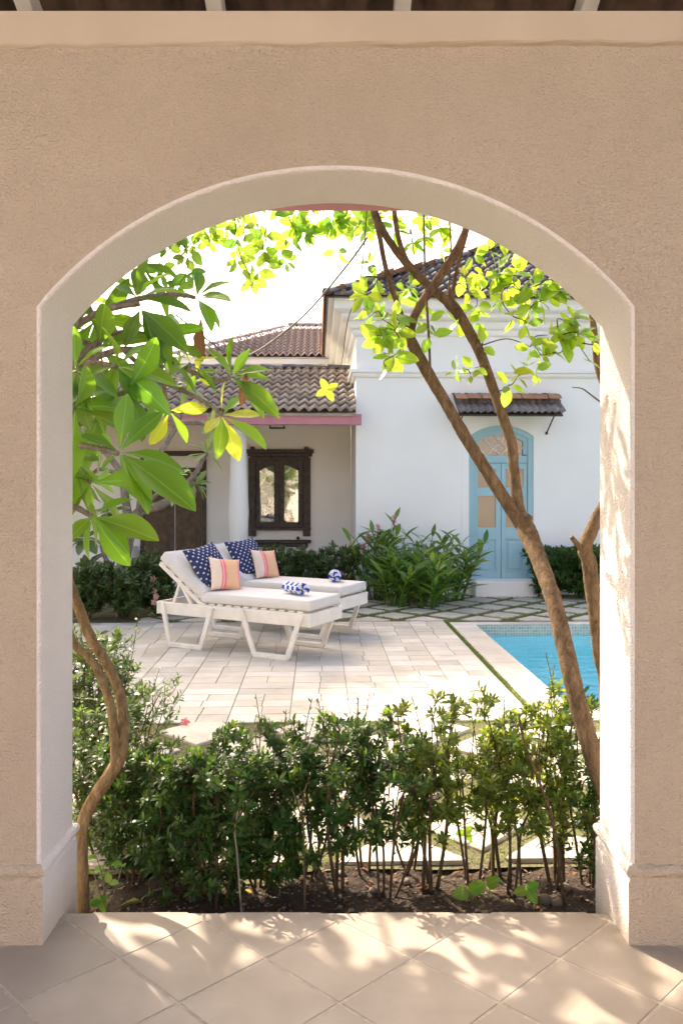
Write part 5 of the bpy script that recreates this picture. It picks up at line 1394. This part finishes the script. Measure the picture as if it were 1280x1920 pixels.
# ---- creeper hanging from the gutter at the top left of the arch
o6 = Vector((-.35, D1 + .55, 2.8))
cr = empty('creeper', o6, 'green creeper hanging leafy strands below the veranda gutter', 'creeper')
CRP = [([(380, 330, 3.9), (400, 400, 3.95), (405, 450, 4.0)], 3), ([(430, 330, 3.9), (440, 410, 4.0), (448, 470, 4.1), (470, 520, 4.1)], 4), ([(500, 330, 3.8), (505, 400, 3.85), (492, 465, 3.9), (520, 490, 3.95)], 4),
       ([(545, 330, 3.7), (540, 400, 3.75), (556, 435, 3.8)], 4), ([(590, 330, 3.75), (585, 400, 3.8), (572, 430, 3.85)], 3), ([(630, 330, 3.8), (640, 400, 3.85), (625, 415, 3.9)], 3), ([(330, 330, 4.1), (340, 430, 4.2), (352, 500, 4.2), (330, 540, 4.2)], 4), ([(668, 330, 3.9), (664, 400, 3.95), (690, 420, 3.95)], 3), ([(410, 330, 4.3), (375, 420, 4.3), (360, 470, 4.3)], 3), ([(470, 330, 4.3), (465, 395, 4.3), (425, 425, 4.3)], 3), ([(290, 330, 4.4), (310, 450, 4.4), (285, 520, 4.4)], 3), ([(615, 330, 4.3), (600, 395, 4.3), (640, 470, 4.3)], 2)]
for pts_, k in CRP:
    P_ = [W(*p) for p in pts_]; path_tube(cr, 'strand', o6, P_, [.0035 - .0006 * i for i in range(len(P_))], M['stem'], 5, 6)
    sm, _r = smooth_path(P_, [1] * len(P_), 6); sm = sm[len(sm) // 2 - 2:]
    for q in range(k + 1):
        c = sm[min(len(sm) - 1, int(q * len(sm) / k))] + Vector((U(-.05, .05), U(-.05, .05), 0)) 
        rosette(cr, o6, c, Vector((U(-.4, .4), -.3, -.6)), RNG.choice((4, 5, 6)), U(.075, .105), LC + LY[:1], 30, 105, 'leaf', .3, .5)
# single hanging vine with a pale four-leaf tip
o7 = W(692, 330, 3.9)
vn = empty('hanging_vine', o7, 'single thin vine with a pale four-leaf tip in front of the tiled roof', 'vine')
path_tube(vn, 'stem', o7, [o7, W(676, 520, 3.9), W(652, 600, 3.9), W(638, 690, 3.88), W(613, 730, 3.85)], [.003, .0028, .0025, .002, .0018], M['stem'], 5, 6)
for k in range(4): 
    d = Vector((math.cos(.5 + k * 1.57), -.3, math.sin(.5 + k * 1.57))); inst('leaf', LYF[k % 2], vn, W(613, 731, 3.85) - o7, leaf_rot(d, Vector((0, -1, .2))), .062)
for i, pp in enumerate((((640, 330, 4.1), (655, 420, 4.1), (672, 500, 4.1)), ((760, 330, 3.6), (775, 470, 3.6), (790, 540, 3.6)), ((455, 330, 4.0), (460, 470, 4.0)))):
    P_ = [W(*p) for p in pp]; path_tube(vn, 'strand', o7, P_, [.0022] * len(P_), M['stem'], 5, 6)

# ---- shrubs: main stems with side twigs, leaf whorls on the twigs
class Fol:
    def __init__(s): s.p = []; s.d = []; s.u = []; s.L = []; s.W = []
    def leaf(s, p, d, u, L, w): s.p.append(tuple(p)); s.d.append(tuple(d)); s.u.append(tuple(u)); s.L.append(L); s.W.append(w)
    def build(s, name, mat, parent, org):
        me = foliage_mesh(name, mat, np.array(s.p) - np.array(org), s.d, s.u, s.L, s.W)
        return tag(inst(name, me, parent, (0, 0, 0)), None, kind='stuff')
def shrub(name, base, h, spread, label, cat, group, seed, nst=4, tw=9, leafL=.05, mat='leaf_s', bare=.35, lean=(0, 0), wr=.34, per=11, stem_r=.008, smat='stem'):
    r = random.Random(seed); u_ = r.uniform
    root = empty(name, base, label, cat, group); fo = Fol()
    for k in range(nst):
        a = 2 * math.pi * (k + u_(-.3, .3)) / nst; sp = spread * u_(.45, 1.0); hh = h * u_(.78, 1.05)
        tip = base + Vector((math.cos(a) * sp + lean[0], math.sin(a) * sp * .8 + lean[1], hh))
        b0 = base + Vector((math.cos(a) * .03, math.sin(a) * .03, -.01))
        m1 = b0.lerp(tip, .35) + Vector((u_(-.05, .05), u_(-.05, .05), .02)); m2 = b0.lerp(tip, .7) + Vector((u_(-.05, .05), u_(-.05, .05), .01))
        pth, rad = smooth_path([b0, m1, m2, tip], [stem_r, stem_r * .8, stem_r * .55, stem_r * .25], 6)
        m = MB(base); m.tube(pth, rad, 6)
        for q in range(tw):
            f = bare + (1 - bare) * (q + u_(0, 1)) / tw; c = pth[min(len(pth) - 1, int(f * (len(pth) - 1)))]
            an = u_(0, 6.28); ln = spread * u_(.35, .85) * (1.15 - .5 * f)
            e = c + Vector((math.cos(an) * ln, math.sin(an) * ln, ln * u_(.3, 1.3)))
            e.z = min(e.z, base.z + h * 1.08)
            mdp = c.lerp(e, .55) + Vector((u_(-.02, .02), u_(-.02, .02), -.01))
            m.tube([c, mdp, e], [stem_r * .3, stem_r * .22, stem_r * .13], 4, 2)
            ends = [(c, mdp, e)]
            for z_ in range(2):
                an2 = u_(0, 6.28); l2 = ln * u_(.3, .6); e2 = mdp + Vector((math.cos(an2) * l2, math.sin(an2) * l2, l2 * u_(.4, 1.2))); m.tube([mdp, e2], [stem_r * .18, stem_r * .1], 3); ends.append((mdp, mdp, e2))
            for (s0, s1, s2) in ends:
                dv = (s2 - s1).normalized()
                for z_ in range(per):
                    f2 = 1 - (z_ / per) * .85 * u_(.6, 1); pp = s1.lerp(s2, f2)
                    an3 = z_ * 2.4 + u_(-.3, .3); o = dv.orthogonal().normalized(); o2_ = dv.cross(o); out = o * math.cos(an3) + o2_ * math.sin(an3)
                    d = dv * u_(.2, .8) + out * u_(.6, 1.0) + Vector((0, 0, u_(-.15, .25)))
                    L = leafL * u_(.65, 1.15); fo.leaf(pp, d, dv + Vector((u_(-.3, .3), u_(-.3, .3), .6)), L, L * wr * u_(.85, 1.2))
        m.build('stem', M[smat], root, True)
    if name == 'garden_shrub':          # leggy shoots that break the outline
        for k in range(3):
            a = u_(0, 6.28); sp = spread * u_(.3, 1.1); c = base + Vector((math.cos(a) * sp * .5, math.sin(a) * sp * .4, h * u_(.5, .75))); e = base + Vector((math.cos(a) * sp + u_(-.04, .04), math.sin(a) * sp * .7, h * u_(1.05, 1.24)))
            m = MB(base); pth, rad = smooth_path([c, c.lerp(e, .55) + Vector((u_(-.03, .03), 0, 0)), e], [.0028, .0022, .0013], 4); m.tube(pth, rad, 5); m.build('shoot', M[smat], root, True)
            for z_ in range(16):
                f2 = .35 + .65 * z_ / 16; pp = pth[min(len(pth) - 1, int(f2 * (len(pth) - 1)))].lerp(e, .15); an3 = z_ * 2.4
                L = leafL * u_(.6, 1.0) * (1.1 - .4 * f2); fo.leaf(pp, (math.cos(an3), math.sin(an3), u_(.2, .9)), (u_(-.3, .3), u_(-.3, .3), 1), L, L * wr)
    fo.build('foliage', M[mat], root, base)
    return root
def bed(px, Y, z=None):
    x = (px - CX) / FPX * Y; return Vector((x, Y, soil_z(x, Y) if z is None else z))
GB = 'clipped shrubs in the planting bed'
SH = [  # px, depth, height, spread, stems, twigs, material, leaf, bare, label
    (330, 3.28, .56, .18, 6, 18, 'leaf_s', .043, .06, 'dense dark bed shrub just right of the twisted golden trunk'),
    (415, 3.20, .58, .18, 6, 18, 'leaf_s', .043, .06, 'dense dark bed shrub over the curled yellow fallen leaf'),
    (490, 3.34, .66, .18, 6, 17, 'leaf_s', .044, .08, 'dense bright-topped bed shrub behind the open deck edge slab'),
    (255, 3.40, .54, .17, 6, 17, 'leaf_s', .042, .06, 'dense dark bed shrub touching the twisted golden trunk'),
    (630, 3.30, .70, .16, 4, 13, 'leaf_s', .043, .2, 'tall thin bed shrub with a thick bare stem beside a stepping slab'),
    (575, 3.42, .62, .14, 4, 13, 'leaf_s', .043, .12, 'slim green bed shrub between the dense dark shrubs and the tall thin one'),
    (725, 3.26, .68, .15, 4, 12, 'leaf_s', .042, .27, 'open airy bed shrub with several thin bare stems and pale ground showing through'),
    (805, 3.32, .74, .14, 4, 12, 'leaf_sl', .044, .28, 'upright bed shrub with spiky tips reaching the sunny deck'),
    (885, 3.40, .62, .14, 3, 10, 'leaf_sl', .040, .35, 'sparse twiggy bed shrub beside a pale stepping slab'),
    (965, 3.30, .76, .18, 4, 13, 'leaf_sl', .045, .32, 'yellow-green bed shrub in front of the pool corner'),
    (1045, 3.34, .80, .16, 4, 13, 'leaf_sl', .044, .2, 'leafy bed shrub with forked bare stems beside the leaning tree'),
    (680, 3.46, .64, .13, 3, 9, 'leaf_s', .042, .42, 'green bed shrub filling in behind the tall thin shrub'),
    (762, 3.48, .60, .12, 3, 8, 'leaf_s', .042, .42, 'green bed shrub filling in behind the upright spiky shrub'),
    (925, 3.46, .62, .13, 3, 8, 'leaf_sl', .043, .42, 'olive bed shrub between the twiggy shrub and the pool-corner shrub'),
    (190, 3.62, .66, .20, 6, 16, 'leaf_h', .044, .08, 'dark shaded bed shrub filling the corner behind the golden trunk'),
    (1105, 3.36, .78, .14, 4, 13, 'leaf_s', .044, .12, 'bright green bed shrub between the leaning tree and the right jamb'),
]
for i, (px, Y, h, sp, ns, tw, mt, L, bare, lab) in enumerate(SH):
    shrub('garden_shrub', bed(px, Y), h, sp, lab, 'shrub', GB, 100 + i, ns, tw, L, mt, bare, stem_r=(.0062, .0085, .0065)[i % 3])
shrub('garden_shrub', W(185, 1500, 4.35) * 1 + Vector((0, 0, ZG - W(185, 1500, 4.35).z)), .80, .30, 'large twiggy brownish shrub behind the twisted golden trunk', 'shrub', None, 140, 7, 14, .05, 'leaf_h', .25, stem_r=.009)
shrub('garden_shrub', W(262, 1500, 4.1) + Vector((0, 0, ZG - W(262, 1500, 4.1).z)), .62, .24, 'half-dry twiggy shrub with bare tips above the deck edge', 'shrub', None, 141, 5, 8, .04, 'leaf_h', .3, stem_r=.007, per=6)
# bare dry stems in front of the hedge
for (pp, lab) in (([(456, 1668, 3.0), (444, 1600, 3.02), (440, 1556, 3.04), (450, 1500, 3.06), (440, 1465, 3.08), (418, 1448, 3.1)], 'crooked bare stem rising beside the curled yellow fallen leaf'), ([(572, 1672, 3.0), (570, 1600, 3.02), (566, 1540, 3.05), (548, 1480, 3.08)], 'thin straight bare stem in front of the slim green shrub'), ([(1062, 1660, 3.05), (1040, 1560, 3.06), (1012, 1470, 3.1), (985, 1400, 3.12), (972, 1340, 3.15)], 'long bare forked stem leaning left towards the pool corner')):
    P_ = [W(*p) for p in pp]; P_[0].z = soil_z(P_[0].x, P_[0].y) - .01; rt_ = empty('dry_stem', P_[0], lab, 'stem')
    w_ = .0075 if 'forked' in lab else .0042
    path_tube(rt_, 'stalk', P_[0], P_, [w_ * (1 - .12 * k) for k in range(len(P_))], M['bark_g'] if 'crooked' in lab else M['stem'], 6, 5)
    path_tube(rt_, 'side_shoot', P_[0], [P_[2], P_[2].lerp(P_[3], .6) + Vector((.03, .0, .03)), P_[3] + Vector((.07, .01, .05))], [w_ * .6, w_ * .45, w_ * .25], M['stem'], 5, 4)
# ---- hedges under the houses
def gp(px, py): 
    p = G(px, py, ZG); return p
HG = 'low clipped hedge bushes along the houses'
k = 0
for px, py, h, sp, lab in ((165, 1160, .62, .38, 'dark low hedge bush at the white seat of the veranda house'), (232, 1158, .55, .36, 'dark low hedge bush at the foot of the grey frangipani'), (296, 1152, .72, .34, 'dark hedge bush with pale pink flowers behind the lounger back')):
    b = gp(px, py); hb = shrub('hedge_bush', b, h, sp, lab, 'bush', HG, 200 + k, 9, 15, .075, 'leaf_h', .05, per=12, wr=.36); k += 1
    if k == 3:
        for q in range(5):
            c = W(290 + U(-10, 6), 1085 + q * 11, b.y - .28); m = MB(b); 
            fme = leaf_mesh('petal', M['petal_w'], 1, .8, 4, .1, .1, 'round', .9, .1, 60 + q)
            for z_ in range(5): inst('petal', fme, hb, c - b, leaf_rot(Vector((math.cos(z_ * 1.26), -.6, math.sin(z_ * 1.26))), Vector((0, -1, 0))), .05)
for i, (px, h) in enumerate(((478, .62), (530, .70), (580, .66), (632, .72))):
    v_ = vE - .05; b = hx(pu(px, v_ - .25), v_ - .25, ZG)
    shrub('hedge_bush', b, h, .33, ('grey-green hedge bush behind the peach cushions under the old window', 'grey-green hedge bush below the middle of the old window', 'grey-green hedge bush right of the old window', 'grey-green hedge bush beside the leafy ginger clump')[i], 'bush', HG, 220 + i, 8, 13, .07, 'leaf_h', .05, per=11)
for i, (px, h) in enumerate(((1032, .66), (1085, .70), (1140, .66))):
    b = hx(pu(px, VW - .55), VW - .55, ZG)
    hb = shrub('hedge_bush', b, h, .33, ('dark glossy bush right of the white door step', 'dark glossy bush behind the bare trunk with the snag', 'dark glossy bush at the right jamb beyond the pool')[i], 'bush', HG, 230 + i, 8, 14, .10, 'leaf_s', .05, per=10)
    if i == 1:
        c = W(1118, 1098, b.y - .4); fme = leaf_mesh('petal', M['petal'], 1, .8, 4, .1, .1, 'round', .9, .1, 66)
        for z_ in range(6): inst('petal', fme, hb, c - b, leaf_rot(Vector((math.cos(z_ * 1.05), -.5, math.sin(z_ * 1.05))), Vector((0, -1, 0))), .06)
# ---- ginger clump in front of the white house
LG = [leaf_mesh('leaf', M['leaf_g'], 1, .25, 5, d, .12, 'lance', .9, .05, 70 + i) for i, d in enumerate((.12, .28, .42))]
GC = [(706, 11.75, 1.02, 9, 'ginger clump with pink flower spikes at the corner of the white house'), (768, 11.5, .95, 9, 'broad green ginger clump in the middle of the white wall'), (838, 11.6, .86, 9, 'green ginger clump beside the blue door'), (735, 11.1, .72, 8, 'low front ginger clump beside the lounger foot'), (805, 11.0, .70, 8, 'low yellowish front ginger clump at the diamond pavers')]
for i, (px, v_, h, ns, lab) in enumerate(GC):
    b = hx(pu(px, v_), v_, ZG); root = empty('ginger_plant', b, lab, 'plant', 'ginger plants by the white house'); sm_ = MB(b)
    for k in range(ns + 9):
        a = U(0, 6.28); sp = U(.05, .5); hh = h * U(.6, 1.0) * (1.25 if (i == 0 and k == 1) else 1)
        bb = b + Vector((math.cos(a) * sp * .5, math.sin(a) * sp * .35, 0)); tp = b + Vector((math.cos(a) * sp * 1.25, math.sin(a) * sp, hh))
        if i == 0 and k == 1: tp = W(740, 975, b.y) 
        md = bb.lerp(tp, .5) + Vector((0, 0, .05)); pth, rd = smooth_path([bb, md, tp], [.012, .009, .005], 5); m = MB(b); m.tube(pth, rd, 5)
        m.build('stem', M['leaf_g'], root, True)
        for q in range(9):
            f = .28 + .72 * q / 8; c = pth[min(len(pth) - 1, int(f * (len(pth) - 1)))]
            an = (q % 2) * math.pi + a + U(-.7, .7) + k; d = Vector((math.cos(an), math.sin(an) * .9, U(.25, .9) + .5 * f)).normalized()
            inst('leaf', RNG.choice(LG), root, c - b, leaf_rot(d, Vector((U(-.3, .3), U(-.5, .1), 1))), U(.26, .4) * (1.05 - .25 * f))
    if i == 0:
        for px2, py2 in ((708, 985), (690, 1000), (682, 1020), (738, 968)):
            c = W(px2, py2, b.y); m = MB(b); m.tube([c - Vector((0, 0, .35)), c], [.006, .004], 5); m.build('flower_stalk', M['leaf_g'], root)
            fo = Fol()
            for z_ in range(46): fo.leaf(c + Vector((U(-.03, .03), U(-.03, .03), -.17 * z_ / 46)), (U(-1, 1), U(-1, 1), .6), (U(-1, 1), U(-1, 1), 1), U(.035, .06), .02)
            fo.build('flower_spike', M['petal'], root, b)
# ---- seedlings, weeds and fallen leaves on the bed
LWm = [leaf_mesh('leaf', M['leaf_w'], 1, .72, 5, .25, .12, 'round', .9, .08, 80)]
for px, py, lab, n_, L in ((880, 1672, 'pair of broad bright seedling leaves at the front of the bed', 2, .075), (912, 1660, 'single broad bright seedling leaf under the sparse shrub', 2, .07), (988, 1668, 'broad bright seedling leaves below the forked shrub stems', 3, .06), (872, 1560, 'small seedling with drooping bright leaves by the stepping slab', 3, .05), (190, 1690, 'spindly weed with thin pale stems beside the left plinth', 4, .045)):
    zt = .04; Yy = FPX * (EYE - ZG + .02 - zt - .02) / (py - HY); Yy = max(Yy, FE + .07); tip = W(px, py, Yy); b = Vector((tip.x + .01, tip.y + .02, 0)); b.z = soil_z(b.x, b.y)
    root = empty('seedling', b, lab, 'seedling')
    path_tube(root, 'stem', b, [b, b.lerp(tip, .5) + Vector((.01, 0, .01)), tip], [.0025, .002, .0015], M['leaf_w'], 5, 4, 0)
    for k in range(n_): inst('leaf', LWm[0], root, tip - b, leaf_rot(Vector((math.cos(k * 2.6 + 2.4), -.35, math.sin(k * 2.0) * .4)), Vector((0, -.9, .5))), L)
    if n_ == 4:
        for k in range(5):
            t2 = b + Vector((U(-.06, .06), U(-.03, .05), U(.12, .24))); path_tube(root, 'stalk', b, [b, b.lerp(t2, .5) + Vector((U(-.02, .02), 0, .02)), t2], [.003, .0025, .0015], M['bark_g'], 5, 4, 0)
            for q in range(2): inst('leaf', LWm[0], root, t2 - b, leaf_rot(Vector((U(-1, 1), U(-1, .2), .3)), Vector((0, -.5, 1))), U(.03, .045))
FLm = {n_: leaf_mesh('fallen_leaf', M[mt], 1, w_, 6, d_, .25, 'obovate', .9, .2, 90) for n_, mt, w_, d_ in (('y', 'leaf_fall', .5, .25), ('g', 'leaf_fg', .55, .1), ('d', 'leaf_dead', .45, .3))}
for px, py, kd, L, rz, lab in ((437, 1668, 'y', .10, .1, 'curled bright yellow fallen leaf on the dark soil'), (222, 1702, 'g', .095, .3, 'flat olive fallen leaf at the foot of the left plinth'), (780, 1668, 'd', .085, .2, 'large orange-brown fallen leaf between bare shrub stems'), (550, 1652, 'y', .05, .5, 'small yellow fallen leaf between two thin stems'), (1085, 1690, 'd', .06, 1.2, 'pale dry fallen leaf beside the right plinth'), (690, 1640, 'd', .06, 2.0, 'brown fallen leaf below the airy shrub'), (855, 1610, 'd', .055, .9, 'brown fallen leaf beside the stepping slab edge'), (380, 1690, 'd', .05, 1.6, 'dull brown fallen leaf near the veranda floor edge'), (1000, 1690, 'd', .05, .2, 'brown fallen leaf in front of the forked shrub stems'), (620, 1690, 'd', .045, 2.4, 'small dark fallen leaf in the middle of the bed front')):
    Yy = max(FPX * (EYE - ZG + .01) / (py - HY), FE + .05); x = (px - CX) / FPX * Yy; o = inst('fallen_leaf', FLm[kd], None, (x, Yy, soil_z(x, Yy) + .014), Euler((U(-.5, -.2), U(-.15, .15), rz)), L)
    tag(o, lab, 'leaf', 'fallen leaves on the bed')
# dull litter too small and many to count
fo = Fol()
for k in range(650):
    x, y = U(-1.8, 1.8), U(FE + .02, VB); z = soil_z(x, y) + .004
    fo.leaf((x, y, z), (U(-1, 1), U(-1, 1), U(-.1, .3)), (U(-.4, .4), U(-.4, .4), 1), U(.012, .04), U(.008, .02))
lt = foliage_mesh('leaf_litter', M['leaf_dead'], fo.p, fo.d, fo.u, fo.L, fo.W); tag(inst('leaf_litter', lt, None, (0, 0, 0)), 'small brown leaf litter strewn over the dark bed soil', 'leaf litter', None, 'stuff')
# stones in the bed
for i, (px, py, r_) in enumerate(((1020, 1690, .032), (1060, 1668, .026), (760, 1655, .022), (700, 1668, .02), (1042, 1695, .022), (640, 1640, .02))):
    Yy = max(FPX * (EYE - ZG + .01) / (py - HY), FE + .06); x = (px - CX) / FPX * Yy; m = MB()
    bm = bmesh.new(); bmesh.ops.create_icosphere(bm, subdivisions=2, radius=r_)
    for v_ in bm.verts: v_.co *= 1 + .25 * mnoise.noise(v_.co * 40 + Vector((i, 0, 0))); v_.co.z *= .6
    me = bpy.data.meshes.new('stone'); bm.to_mesh(me); bm.free(); me.materials.append(M['pebble']); me.polygons.foreach_set('use_smooth', [True] * len(me.polygons))
    o = inst('stone', me, None, (x, Yy, soil_z(x, Yy) + r_ * .3), (0, 0, U(0, 6)))
    tag(o, ('rounded brown stone below the forked shrub stems', 'rounded brown stone behind the largest bed stone', 'small stone beside the orange-brown leaf', 'small stone below the airy shrub', 'small stone leaning on the largest bed stone', 'small stone beside the tall thin shrub')[i], 'stone', 'stones in the planting bed')
# pink blossom on the stepping slab
c = G(347, 1362, ZG); b = Vector((c.x, c.y, ZG + .02)); fl_ = empty('fallen_blossom', b, 'pink hibiscus blossom lying at the edge of the pool deck', 'flower')
for k in range(5): inst('petal', leaf_mesh('petal', M['petal'], 1, .8, 4, .25, .15, 'round', .9, .15, 95 + k), fl_, (0, 0, .01), leaf_rot(Vector((math.cos(k * 1.26), -.4, math.sin(k * 1.26) * .8 + .2)), Vector((0, -1, .4))), .035)
path_tube(fl_, 'pistil', b, [b + Vector((0, 0, .01)), b + Vector((-.03, -.03, .0))], [.003, .002], M['petal_w'], 5, 2, 0)

# ---- tall shade trees left of and behind the houses
def crown_tree(base, top, crowns, label, seed, n, leaf, r0):
    r = np.random.default_rng(seed); root = empty('shade_tree', base, label, 'tree', 'tall shade trees beyond the houses'); rr_ = random.Random(seed)
    path_tube(root, 'trunk', base, [base, base.lerp(top, .4) + Vector((.2, .1, 0)), base.lerp(top, .8) + Vector((-.1, .1, 0)), top], [r0, r0 * .8, r0 * .55, r0 * .25], M['bark_g'], 10)
    P_, D_, U__ = [], [], []
    for (c, rad) in crowns:
        c = Vector(c); path_tube(root, 'branch', base, [base.lerp(top, .6), base.lerp(top, .7).lerp(c, .5) + Vector((0, 0, .2)), c], [r0 * .4, r0 * .25, r0 * .08], M['bark_g'], 7)
        nc = int(26 * rad)
        for k in range(nc):
            q = r.normal(size=3); q /= np.linalg.norm(q); q *= rad * r.uniform(.35, 1.0) ** .6 * np.array([1, 1, .75])
            cc = np.array(c) + q; m_ = int(n * rad / nc)
            pp = cc + r.normal(size=(m_, 3)) * .26; P_.append(pp); dd_ = r.normal(size=(m_, 3)) + np.array([0, 0, -.3]); D_.append(dd_); U__.append(r.normal(size=(m_, 3)) * .6 + np.array([0, 0, 1]))
    P_, D_, U__ = np.concatenate(P_), np.concatenate(D_), np.concatenate(U__)
    me = foliage_mesh('crown', M['leaf_t'], P_ - np.array(base), D_, U__, r.uniform(.7, 1.2, len(P_)) * leaf, r.uniform(.7, 1.1, len(P_)) * leaf * .5)
    tag(inst('crown', me, root, (0, 0, 0)), None, kind='stuff')
def shade(q, s_, z):          # crown centre whose shadow falls at (q, s_): q across the sun, s_ along it
    s0 = s_ + (z - ZG) / math.tan(SUN_EL); a_, b_ = math.sin(SUN_AZ), math.cos(SUN_AZ)
    return (q * b_ - s0 * a_, q * a_ + s0 * b_, z)
crown_tree(Vector((-7.6, 11.4, ZG)), Vector((-6.4, 12.8, 7.0)), [(shade(1.2, 6.6, 5.4), 1.4), (shade(2.6, 7.0, 6.6), 1.4), (shade(2.3, 8.6, 7.6), 1.4), (shade(1.0, 8.2, 6.8), 1.4), (shade(3.2, 7.6, 7.6), 1.0), (shade(2.4, 5.6, 5.6), .9), (shade(2.9, 5.7, 6.3), .8), (shade(3.2, 6.6, 7.0), .8), (shade(2.2, 4.6, 5.0), .8)], 'leafy shade tree left of the veranda house, crown behind the frangipani leaves', 5, 2600, .16, .17)
crown_tree(Vector((-9.5, 23.5, ZG)), Vector((-6.8, 19.8, 10.5)), [(shade(4.6, 8.4, 10.2), 1.9), (shade(6.2, 8.4, 11.4), 2.0), (shade(3.6, 8.8, 9.2), 1.5), (shade(7.8, 8.9, 11.8), 2.0), (shade(5.4, 10.4, 12.2), 2.0), (shade(4.4, 5.9, 9.6), .45), (shade(5.3, 5.5, 9.9), .4), (shade(6.2, 5.9, 10.4), .5)], 'tall shade tree rising behind the rear house, high above its hipped roof', 6, 2600, .2, .24)
